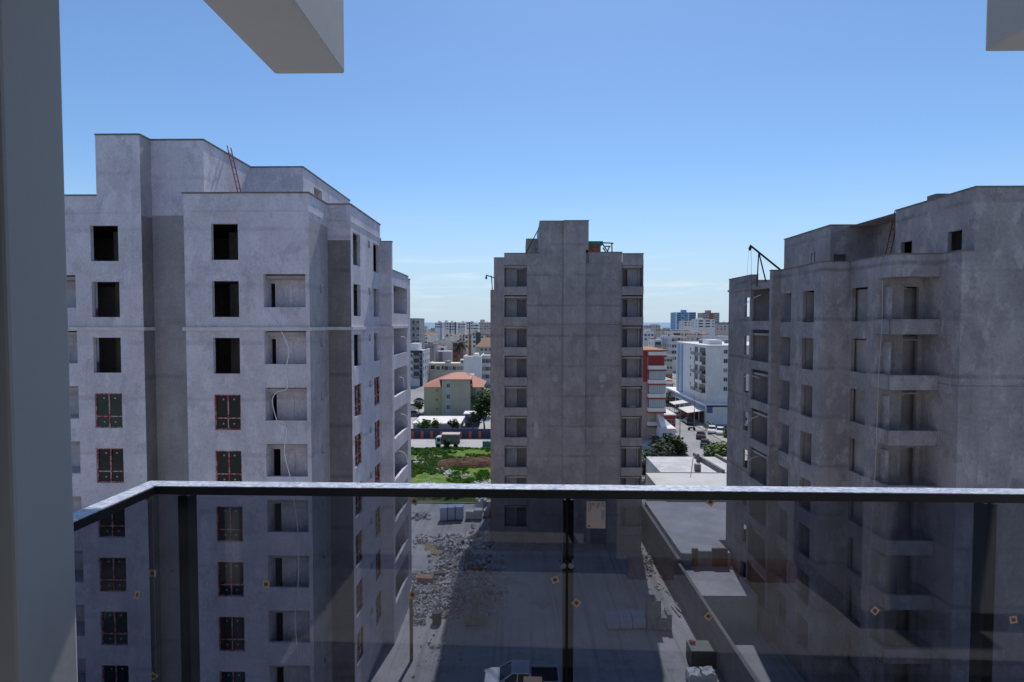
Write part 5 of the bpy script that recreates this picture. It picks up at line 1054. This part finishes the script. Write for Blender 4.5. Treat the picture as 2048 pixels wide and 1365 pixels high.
# ---- right gap
bld('blue tower on the right skyline with projecting floors', 1351, 1392, 625, 800, 26, cblue, 7, 3.1, 20, 3.0, 1.8, 3, accents=[(.0, .08, 0, -.1, cw), (.62, .66, 0, -.1, cw)], balc=[(.08, .25), (.68, .98)], stair=[(.42, .62, 3.6)], rail=cblue)
bld('brown and white tower on the right skyline', 1406, 1439, 626, 850, 26, cbr, 5, 3.1, 20, 3.0, 1.6, 3, balc=[(.05, .35), (.68, .98)], rail=cw, stair=[(.35, .6, 4.0)], accents=[(.38, .62, 0, -.2, crd)])
bld('white stepped tower in front of the brown skyline tower', 1396, 1430, 639, 600, 22, cw, 5, 3.0, 16, 2.4, 1.5, 2, balc=[(.05, .3), (.45, .72)], stair=[(.1, .4, 1.5)], tanks=2)
bld('pale block with dark window bands under the blue tower', 1368, 1394, 642, 640, 20, cl, 4, 3.0, 16, 2.6, 1.8, 2, accents=[(.75, 1.0, -6.5, -4.0, cnavy), (.75, 1.0, -11, -8.4, cnavy)], tanks=3)
bld('pink-toned block behind the right tower edge', 1431, 1462, 650, 620, 18, cp, 4, 2.9, 14, 2.2, 1.5, 2, tanks=3)
bld('grey distant block near the right tower', 1440, 1466, 645, 760, 18, cg, 4, 2.9, 14, 2.6, 1.6, 2, tanks=2)
bld('beige block with a shaded side left of the sea view', 1311, 1321, 650.5, 520, 16, cb, 2, 2.9, 14, 1.8, 1.3, 3, parapet=.4)
bld('pinkish block at the left edge of the right gap skyline', 1288, 1311, 651, 640, 16, cp, 5, 2.9, 14, 2.2, 1.5, 2, tanks=3)
bld('beige house with a dark red ground floor below the sea view', 1326, 1340, 658, 545, 14, cb, 3, 2.9, 14, 1.8, 1.3, 2, accents=[(0, 1, 0, 14.0, crd)], tanks=1)
bld('white house with a rounded tank on its roof beside the middle tower', 1288, 1308, 665, 380, 12, cl, 3, 2.9, 8, 1.7, 1.4, 2, tanks=2, stair=[(.3, .8, 2.0)])
bld('wide cream block with cluttered roof in the right gap', 1343, 1402, 663, 330, 18, cc, 7, 3.0, 4, 1.8, 1.6, 4, tanks=9, accents=[(.56, .70, 4, -1.5, cg)], balc=[(.06, .3)], rail=cw)
bld('white terrace house with a dark balcony near the red block', 1308, 1324, 680, 270, 12, cw, 3, 2.9, 3, 1.6, 1.5, 2, balc=[(.1, .9)], rail=rail_m, tanks=1)
bld('narrow white house right of the terrace house', 1326, 1343, 677, 300, 14, cw, 3, 2.9, 3, 1.8, 1.5, 2, balc=[(.2, .8)], rail=cw, accents=[(-.02, .08, 0, -.2, crd)], tanks=2)
bld('grey-white apartment strip with green balconies behind the big white block', 1343, 1356, 672, 262, 20, cl, 2, 2.9, 3, 1.5, 1.6, 5, tanks=1)
bld('plain beige house behind the street trees', 1328, 1345, 712, 215, 14, cb, 3, 2.9, 1, .9, 1.1, 2, tanks=1, accents=[(0, 1, 1.5, 3.2, corange)])
bld('white-pink low block above the big white apartment roof', 1390, 1428, 671, 300, 16, cp, 3, 2.9, 10, 1.6, 1.4, 2, tanks=5, parapet=.8)
bld('lavender rooftop house right of the big white block', 1429, 1462, 673, 240, 16, cl, 2, 2.9, 12, 1.3, 1.4, 0, parapet=.4, wins=False)
bld('white two-storey house by the arcade street', 1330, 1345, 760, 176, 10, cw, 3, 2.9, .5, 1.3, 1.3, 2, accents=[(0, 1, -.5, -.1, corange)], cat='house', name='house')
# tiny skyline blocks that nothing tells apart
ORD = ['first', 'second', 'third', 'fourth', 'fifth', 'sixth', 'seventh', 'eighth', 'ninth', 'tenth', 'eleventh', 'twelfth', 'thirteenth', 'fourteenth', 'fifteenth', 'sixteenth', 'seventeenth', 'eighteenth']
CN = {cw: 'white', cl: 'greyish', cp: 'pinkish', cc: 'cream', cb: 'beige'}
def ordinals(objs, text):
    for k_, o_ in enumerate(sorted(objs, key=lambda o_: o_.location.x / o_.location.y)): o_['label'] = text % (o_['tone'], ORD[k_]); del o_['tone']
farL, farR = [], []
rr = random.Random(21)
for i in range(26):
    if i < 14: px = 842 + i * 10.5 + rr.uniform(-3, 3)
    else: px = 1290 + (i - 14) * 14 + rr.uniform(-4, 4)
    Y = rr.uniform(900, 1350); yt = rr.uniform(647.5, 656) if not (844 < px < 868 or 1318 < px < 1352) else rr.uniform(655, 659)
    m_ = rr.choice([cw, cl, cp, cc, cb]); o = bld('tiny block', px, px + rr.uniform(8, 15), yt, Y, 18, m_, 3, 3.2, 8, 3.0, 1.7, 1, group='tiny far skyline blocks left' if i < 14 else 'tiny far skyline blocks right', parapet=.3); o['tone'] = CN[m_]; (farL if i < 14 else farR).append(o)
ordinals(farL, 'tiny %s block far off on the skyline left of the middle tower, %s from left')
ordinals(farR, 'tiny %s block far off on the skyline right of the middle tower, %s from left')
rr = random.Random(33); smL, smR = [], []
for i in range(34):
    lf = i < 18
    px = rr.uniform(840, 978) if lf else rr.uniform(1288, 1350) if i < 28 else rr.uniform(1350, 1450)
    Y = rr.uniform(290, 560) if px < 1350 else rr.uniform(430, 570); z_ = rr.uniform(7.5, 15) ; yt = 645 + (ZC - z_) * FPX / Y
    m_ = rr.choice([cw, cw, cc, cp, cl, cb]); rf_ = rr.choice(['flat', 'flat', 'tile']); o = bld('small house', px, px + rr.uniform(9, 19) * 330 / Y + 3, yt, Y, rr.uniform(8, 12), m_, rr.choice([3, 4]), 2.9, 2, 1.4, 1.4, 1, roof=rf_, parapet=.35, tanks=rr.choice([0, 1, 2]), balc=rr.choice([(), ((.1, .45),), ((.5, .9),)]), rail=rr.choice([cw, rail_m]), group='small houses among the rooftops left' if lf else 'small houses among the rooftops right', cat='house', name='house', seed=100 + i); o['tone'] = CN[m_] + (' tile-roofed' if rf_ == 'tile' else ' flat-roofed'); (smL if lf else smR).append(o)
ordinals(smL, 'small %s house among the left gap rooftops, %s of eighteen from left')
ordinals(smR, 'small %s house among the right gap rooftops, %s of sixteen from left')
# ---- big white apartment block by the street
Y1 = 128.6; S_ = Y1 / 165.0; xs = 372 * Y1 / 1100; zt = atY(1412, 691, Y1).z
t = thing('apartment_block', 'big white six-storey apartment block with stacked balconies by the street', 'apartment block', (xs, Y1, 0))
DEP = 24.3
mb = MB(); mb.box(0, 20, 0, DEP, 0, zt - .3); mb.build('wall', cw, t); mb = MB(); mb.box(-.3, 20, -.3, DEP + .3, zt - .298, zt); mb.build('roof_edge', cl, t)
for f in range(5):
    zc = zt - 1.5 - f * 2.17
    for u, w_ in ((4.4, .95),): link('window', FW[(f * 3) % 4], t, (u, -.02, zc), 0, (w_, .14, 1.0))
    for v0, v1, dk in ((.8, 4.9, win_glass), (6.4, 8.8, win_glass)):
        mb = MB(); mb.box(-.03, -.004, v0, v1, zc - .9, zc + .82); mb.build('balcony_opening', dk, t)
        mb = MB(); mb.box(-1.0, -.004, v0 - .2, v1 + .2, zc - 1.1, zc - .95); mb.box(-1.0, -.9, v0 - .2, v1 + .2, zc - .949, zc - .3); mb.build('balcony', cw if f % 2 else rail_m, t)
        for m_ in range(1, 4): mb = MB(); mb.box(-.08, -.035, v0 + (v1 - v0) * m_ / 4 - .05, v0 + (v1 - v0) * m_ / 4 + .05, zc - .85, zc + .78); mb.build('glazing_bar', win_frame, t)
    link('window', FW[f % 4], t, (0, 11.9, zc), math.pi / 2, (.8, .14, .8))
for v in (18.4, 21.6): mb = MB(); mb.box(-.12, -.004, v, v + 1.1, 0, zt - .5); mb.build('colour_band', cblue, t)
for v in (20.0, 23.1): mb = MB(); mb.box(-.25, -.004, v, v + .8, 0, zt - .5); mb.build('colour_band', cl, t)
mb = MB(); mb.box(2, 5, 4, 9, zt, zt + 1.1); mb.build('stair_house', cw, t)
for i in range(5): mb = MB(); mb.tube([(2 + i * 3.2, 12, zt + .7), (3.1 + i * 3.2, 12, zt + .7)], .35, 8); mb.box(2.1 + i * 3.2, 3 + i * 3.2, 11.8, 12.2, zt, zt + .4); mb.build('solar_heater', rail_m, t)
mb = MB(); mb.box(-.06, -.01, 2.2, 2.7, zt - 6.5, zt - 5.7); mb.build('pink_cloth', simple('pink_cloth', (.5, .08, .25), .8), t)
# ---- shop arcade in front of it
t = thing('shop_arcade', 'low white shop arcade along the street with a blue-edged roof', 'shops', (42.5, 126, 0))
mb = MB(); mb.box(0, 20, 0, 33, 0, 4.5); mb.build('wall', cw, t); mb = MB(); mb.box(-.5, 20, -.25, 33.2, 4.503, 4.72); mb.build('roof_edge', cw, t)
mb = MB(); mb.box(.2, 20, -.02, -.004, 4.0, 4.35); mb.build('colour_band', cnavy, t)
mb = MB(); mb.box(-.06, -.004, .4, 32.5, 3.3, 4.1); mb.build('shop_sign', simple('faded_sign_blue', (.22, .28, .42), .6, amt=.5, scale=1.2), t)
for i in range(8): mb = MB(); mb.box(-.05, -.004, 1 + i * 3.9, 4.2 + i * 3.9, .1, 3.0); mb.build('shop_window', win_glass, t)
mb = MB(); mb.box(.3, 1.6, -.05, -.004, 2.6, 4.0); mb.build('shop_sign', simple('front_sign_blue', (.1, .14, .3), .6), t)
mb = MB()
for i in range(9):
    a0 = math.pi * i / 9; a1 = math.pi * (i + 1) / 9
    mb.beam((7.8 + 1.5 * math.cos(a0), -.06, 1.0 + 1.4 * math.sin(a0)), (7.8 + 1.5 * math.cos(a1), -.06, 1.0 + 1.4 * math.sin(a1)), .1, .3)
mb.build('arch', cnavy, t)
mb = MB(); mb.box(6.7, 8.9, -.03, -.004, 0, 2.0); mb.build('door', cg, t)
for i, (v0, v1, z0) in enumerate(((-.5, 7, 2.75), (10.5, 15, 3.0))):
    t2 = thing('awning', ['pale awning over the pavement at the arcade corner', 'smaller white awning farther along the arcade'][i], 'awning', (42.45, 126 + v0, 0), group='arcade awnings')
    mb = MB(); w = v1 - v0; mb.quad((0, 0, z0 + .6), (0, w, z0 + .6), (-4.2, w, z0), (-4.2, 0, z0)); mb.quad((0, 0, z0 + .5), (-4.2, 0, z0 - .1), (-4.2, w, z0 - .1), (0, w, z0 + .5)); mb.quad((-4.2, 0, z0 - .1), (-4.2, 0, z0), (-4.2, w, z0), (-4.2, w, z0 - .1)); mb.quad((0, 0, z0 + .5), (0, 0, z0 + .6), (-4.2, 0, z0), (-4.2, 0, z0 - .1)); mb.build('canopy', simple('awning_cloth_%d' % i, (.62, .60, .56), .8), t2)
    for x_, y_ in ((-4.1, .1), (-4.1, w - .1)): mb = MB(); mb.box(x_, x_ + .08, y_, y_ + .08, 0, z0 - .05); mb.build('post', rail_m, t2)
t2 = thing('kiosk', 'dark red market stand by the arcade awning', 'kiosk', G(1375, 838)); mb = MB(); mb.box(-1.5, 1.5, 0, 2.5, 0, 2.1); mb.build('body', crd, t2); mb = MB(); mb.box(-1.7, 1.7, -.4, 2.7, 2.1, 2.25); mb.build('roof', simple('stand_roof', (.3, .05, .05), .6), t2)
# ---- red and white block + annex
Yr = 110.0; xr0 = atY(1283, 750, Yr).x; xr1 = atY(1329, 750, Yr).x; zr = atY(1310, 702, Yr).z; wr = xr1 - xr0
cred = paint('wall_red', (.33, .05, .05)); crose = paint('wall_rose', (.46, .32, .32)); t = thing('apartment_block', 'red and white apartment block with banded balconies right of the middle tower', 'apartment block', (xr0, Yr, 0))
mb = MB(); mb.box(0, wr, 0, 14, 0, zr); mb.build('wall', crose, t)
mb = MB(); mb.box(-.1, wr + .1, -1.2, 14, zr + .003, zr + .25); mb.build('roof', corange, t); mb = MB(); mb.box(0, 1.15, -.08, -.004, zr - 6.2, zr - .02); mb.build('colour_band', cred, t)
for f in range(7):
    zb = zr - .75 - f * 2.8
    if zb < .8: break
    open_ = f in (0, 4, 5)
    mb = MB(); mb.box(1.2, wr + .05, -1.15, -.004, zb - .1, zb + .62); mb.build('balcony', cw, t)
    mb = MB(); mb.box(1.18, wr + .07, -1.18, -.004, zb - .42, zb - .103); mb.build('colour_band', cred, t)
    if not open_:
        mb = MB(); mb.box(1.35, wr - .05, -1.05, -.95, zb - 2.1, zb - .43); mb.build('glazing', simple('balcony_glazing_%d' % f, (.36, .39, .42), .25), t)
        for i in range(8): mb = MB(); mb.box(1.35 + i * (wr - 1.5) / 7, 1.43 + i * (wr - 1.5) / 7, -1.09, -1.051, zb - 2.1, zb - .43); mb.build('glazing_bar', win_frame, t)
    else: mb = MB(); mb.box(1.3, wr - .1, -.03, -.004, zb - 2.1, zb - .43); mb.build('back_wall', cred if f == 0 else cb, t)
xa0 = atY(1322, 860, 106).x; xa1 = atY(1351, 860, 106).x
t = thing('annex', 'low pale annex with red shopfront at the foot of the red and white block', 'building', (xa0, 106, 0)); wa = xa1 - xa0
mb = MB(); mb.box(0, wa, 0, 3.6, 0, 2.9); mb.build('wall', cl, t); mb = MB(); mb.poly([(0, -.2, 2.91), (wa + .1, -.2, 2.91), (wa + .1, 3.6, 3.0), (0, 3.6, 5.6)]); mb.poly([(0, 3.62, 5.6), (wa + .1, 3.62, 3.0), (wa + .1, 3.62, 2.8), (0, 3.62, 2.8)]); mb.build('roof', cw, t)
link('window', FW[0], t, (wa * .25, -.02, 1.6), 0, (.9, .14, 1.0)); link('window', FW[3], t, (wa * .62, -.02, 1.6), 0, (.5, .14, .9))
xa = atY(1328, 850, 119).x; xb_ = atY(1351, 850, 119).x; t = thing('shop', 'small red shopfront with white roof edge beside the street', 'shop', (xa, 119, 0)); ws = xb_ - xa
mb = MB(); mb.box(0, ws, 0, 8, 0, 3.2); mb.build('wall', cred, t); mb = MB(); mb.box(-.1, ws + .1, -.2, 8.1, 3.203, 3.45); mb.build('roof', cl, t)
for i in range(3): link('window', FW[0], t, (ws * (.2 + .3 * i), -.02, 1.9), 0, (.62, .14, .9))
# ---- utility poles
for i, (px, py, h) in enumerate(((1359.5, 893, 6.9), (1388.5, 858, 7.2))):
    p = G(px, py); t = thing('street_lamp', ['thin grey pole at the left side of the street', 'grey lamp pole on the corner in front of the arcade'][i], 'pole', (p.x, p.y, .012), group='street poles'); mb = MB(); mb.tube([(0, 0, 0), (0, 0, h)], [.1, .06], 8); mb.build('pole', rail_m, t); mb = MB(); mb.beam((0, 0, h), (-.9, 0, h + .15), .08, .08); mb.box(-1.2, -.8, -.1, .1, h + .1, h + .2); mb.build('arm', rail_m, t)
# ---- school
YS = 136.0; sx0 = atY(848, 800, YS).x; sxa = atY(886, 800, YS).x; sxb = atY(942, 800, YS).x; sxc = atY(962, 800, YS).x; ze = atY(867, 774, YS).z; zg = atY(910, 758.5, YS - 2).z
cyel = paint('school_yellow', (.40, .385, .25)); cyel2 = paint('school_grey_yellow', (.36, .35, .27)); croof = simple('red_sheet_roof', (.43, .15, .10), .7, amt=.12, scale=1.5); csg = paint('school_green', (.16, .26, .18)); cpale = paint('school_pale', (.36, .40, .40))
t = thing('school_building', 'yellow-green four-storey school with red hipped roof', 'school', (sx0, YS, 0))
mb = MB(); mb.box(0, sxa - sx0, 0, 13, 0, ze); mb.build('wall', cyel, t); mb = MB(); mb.box(sxb - sx0, sxc - sx0, .0, 13, 0, ze); mb.build('wall', cyel, t); mb = MB(); mb.box(sxa - sx0 + .002, sxb - sx0 - .002, -2, 13, 0, zg); mb.build('middle_wall', cyel2, t)
xm0, xm1, W0 = sxa - sx0, sxb - sx0, sxc - sx0
zr_ = atY(910, 745, YS + 5).z
mb = MB(); mb.poly([(-.6, -.6, ze), (xm0 - .004, -.6, ze), (xm0 + 2.5, 5.5, zr_), (6, 6.5, zr_ - .3)]); mb.poly([(-.6, -.6, ze), (6, 6.5, zr_ - .3), (6, 7, zr_ - .3), (-.6, 13.5, ze)]); mb.poly([(xm1 + .004, -.6, ze), (W0 + .6, -.6, ze), (W0 - 3.5, 6.5, zr_ - .4), (xm1 - 2.0, 5.5, zr_)]); mb.poly([(W0 + .6, -.6, ze), (W0 + .6, 13.5, ze), (W0 - 3.5, 6.5, zr_ - .4)]); mb.poly([(-.6, 13.5, ze), (6, 7, zr_ - .3), (W0 - 3.5, 6.5, zr_ - .4), (W0 + .6, 13.5, ze)])
mb.poly([(xm0 - .5, -2.6, zg), (xm1 + .5, -2.6, zg), (xm1 - 2.0, 5.5, zr_), (xm0 + 2.5, 5.5, zr_)]); mb.poly([(xm0 - .5, -2.6, zg), (xm0 + 2.5, 5.5, zr_), (xm0 - .5, -.55, ze)]); mb.poly([(xm1 + .5, -2.6, zg), (xm1 + .5, -.55, ze), (xm1 - 2.0, 5.5, zr_)]); mb.quad((xm0 - .5, -2.6, zg - .15), (xm1 + .5, -2.6, zg - .15), (xm1 + .5, -2.6, zg), (xm0 - .5, -2.6, zg)); mb.quad((6, 6.5, zr_ - .3), (xm0 + 2.5, 5.5, zr_), (xm1 - 2, 5.5, zr_), (W0 - 3.5, 6.5, zr_ - .4)); mb.build('roof', croof, t)
mb = MB(); mb.box(xm0 + 1.0, xm0 + 2.2, -2.06, -2.004, 1.0, zg - .4); mb.build('stair_strip', cpale, t); mb = MB(); mb.box(xm1 + .1, xm1 + 1.25, -.06, -.004, .5, ze - .2); mb.build('colour_band', csg, t)
for z in (zg - 1.6, zg - 4.3, zg - 6.9): link('window', FW[0], t, (xm0 + 1.6, -2.07, z), 0, (.95, .14, 1.3))
for z in (ze - .9, ze - 3.2, ze - 5.6): link('window', FW[3], t, (xm0 * .68, -.02, z), 0, (.4, .14, .5))
for z in (ze - 1.6, ze - 4.3, ze - 7.0): link('window', FW[0], t, (W0 - .7, -.02, z), 0, (.9, .14, 1.2)); [link('window', FW[0], t, (W0, 2 + 3 * j, z), math.pi / 2, (1.3, .14, 1.3)) for j in range(4)]
# ---- canopy hall, wall, kiosk
p0_ = G(826, 872); Yc = 118.0; xc0_ = atY(826, 850, Yc).x; xc1_ = atY(920, 850, Yc).x; zc1 = atY(870, 847, Yc).z
t = thing('canopy_hall', 'long low hall with a flat white roof in front of the school', 'hall', (xc0_, Yc, 0))
mb = MB(); mb.box(0, xc1_ - xc0_, .2, 9, 0, zc1 - .25); mb.build('wall', cg, t); mb = MB(); mb.box(-.2, xc1_ - xc0_ + .2, 0, 9.3, zc1 - .248, zc1); mb.build('roof', cw, t)
t = thing('school_wall', 'dark navy school wall with red posts along the far road', 'wall', (-40, 110.2, 0))
mb = MB(); mb.box(0, 66, 0, .2, 0, 1.0); mb.build('wall', cnavy, t)
mb = MB(); mb.box(0, 66, .05, .12, 1.0, 1.9); mb.build('sheet_fence', simple('navy_sheet', (.03, .04, .10), .6), t)
for i in range(8):
    xp = atY(825 + i * 19.2, 868, 110.1).x + 40; mb = MB(); mb.box(xp - .28, xp + .28, -.1, -.002, 0, 1.45); mb.build('post', simple('coral_post_%d' % i, (.42, .10, .08), .8), t)
t = thing('kiosk', 'blue kiosk with a white roof right of the canopy hall', 'kiosk', (atY(930, 840, 122).x, 122, 0)); wk = atY(958, 840, 122).x - atY(930, 840, 122).x
mb = MB(); mb.box(0, wk, 0, 3, 0, 2.9); mb.build('wall', simple('kiosk_blue', (.04, .10, .25), .6), t); mb = MB(); mb.box(-.3, wk + .3, -.4, 3.3, 2.903, 3.1); mb.build('roof', cw, t); mb = MB(); mb.box(.5, 1.3, -.03, -.004, .1, 2.2); mb.build('door', cnavy, t)
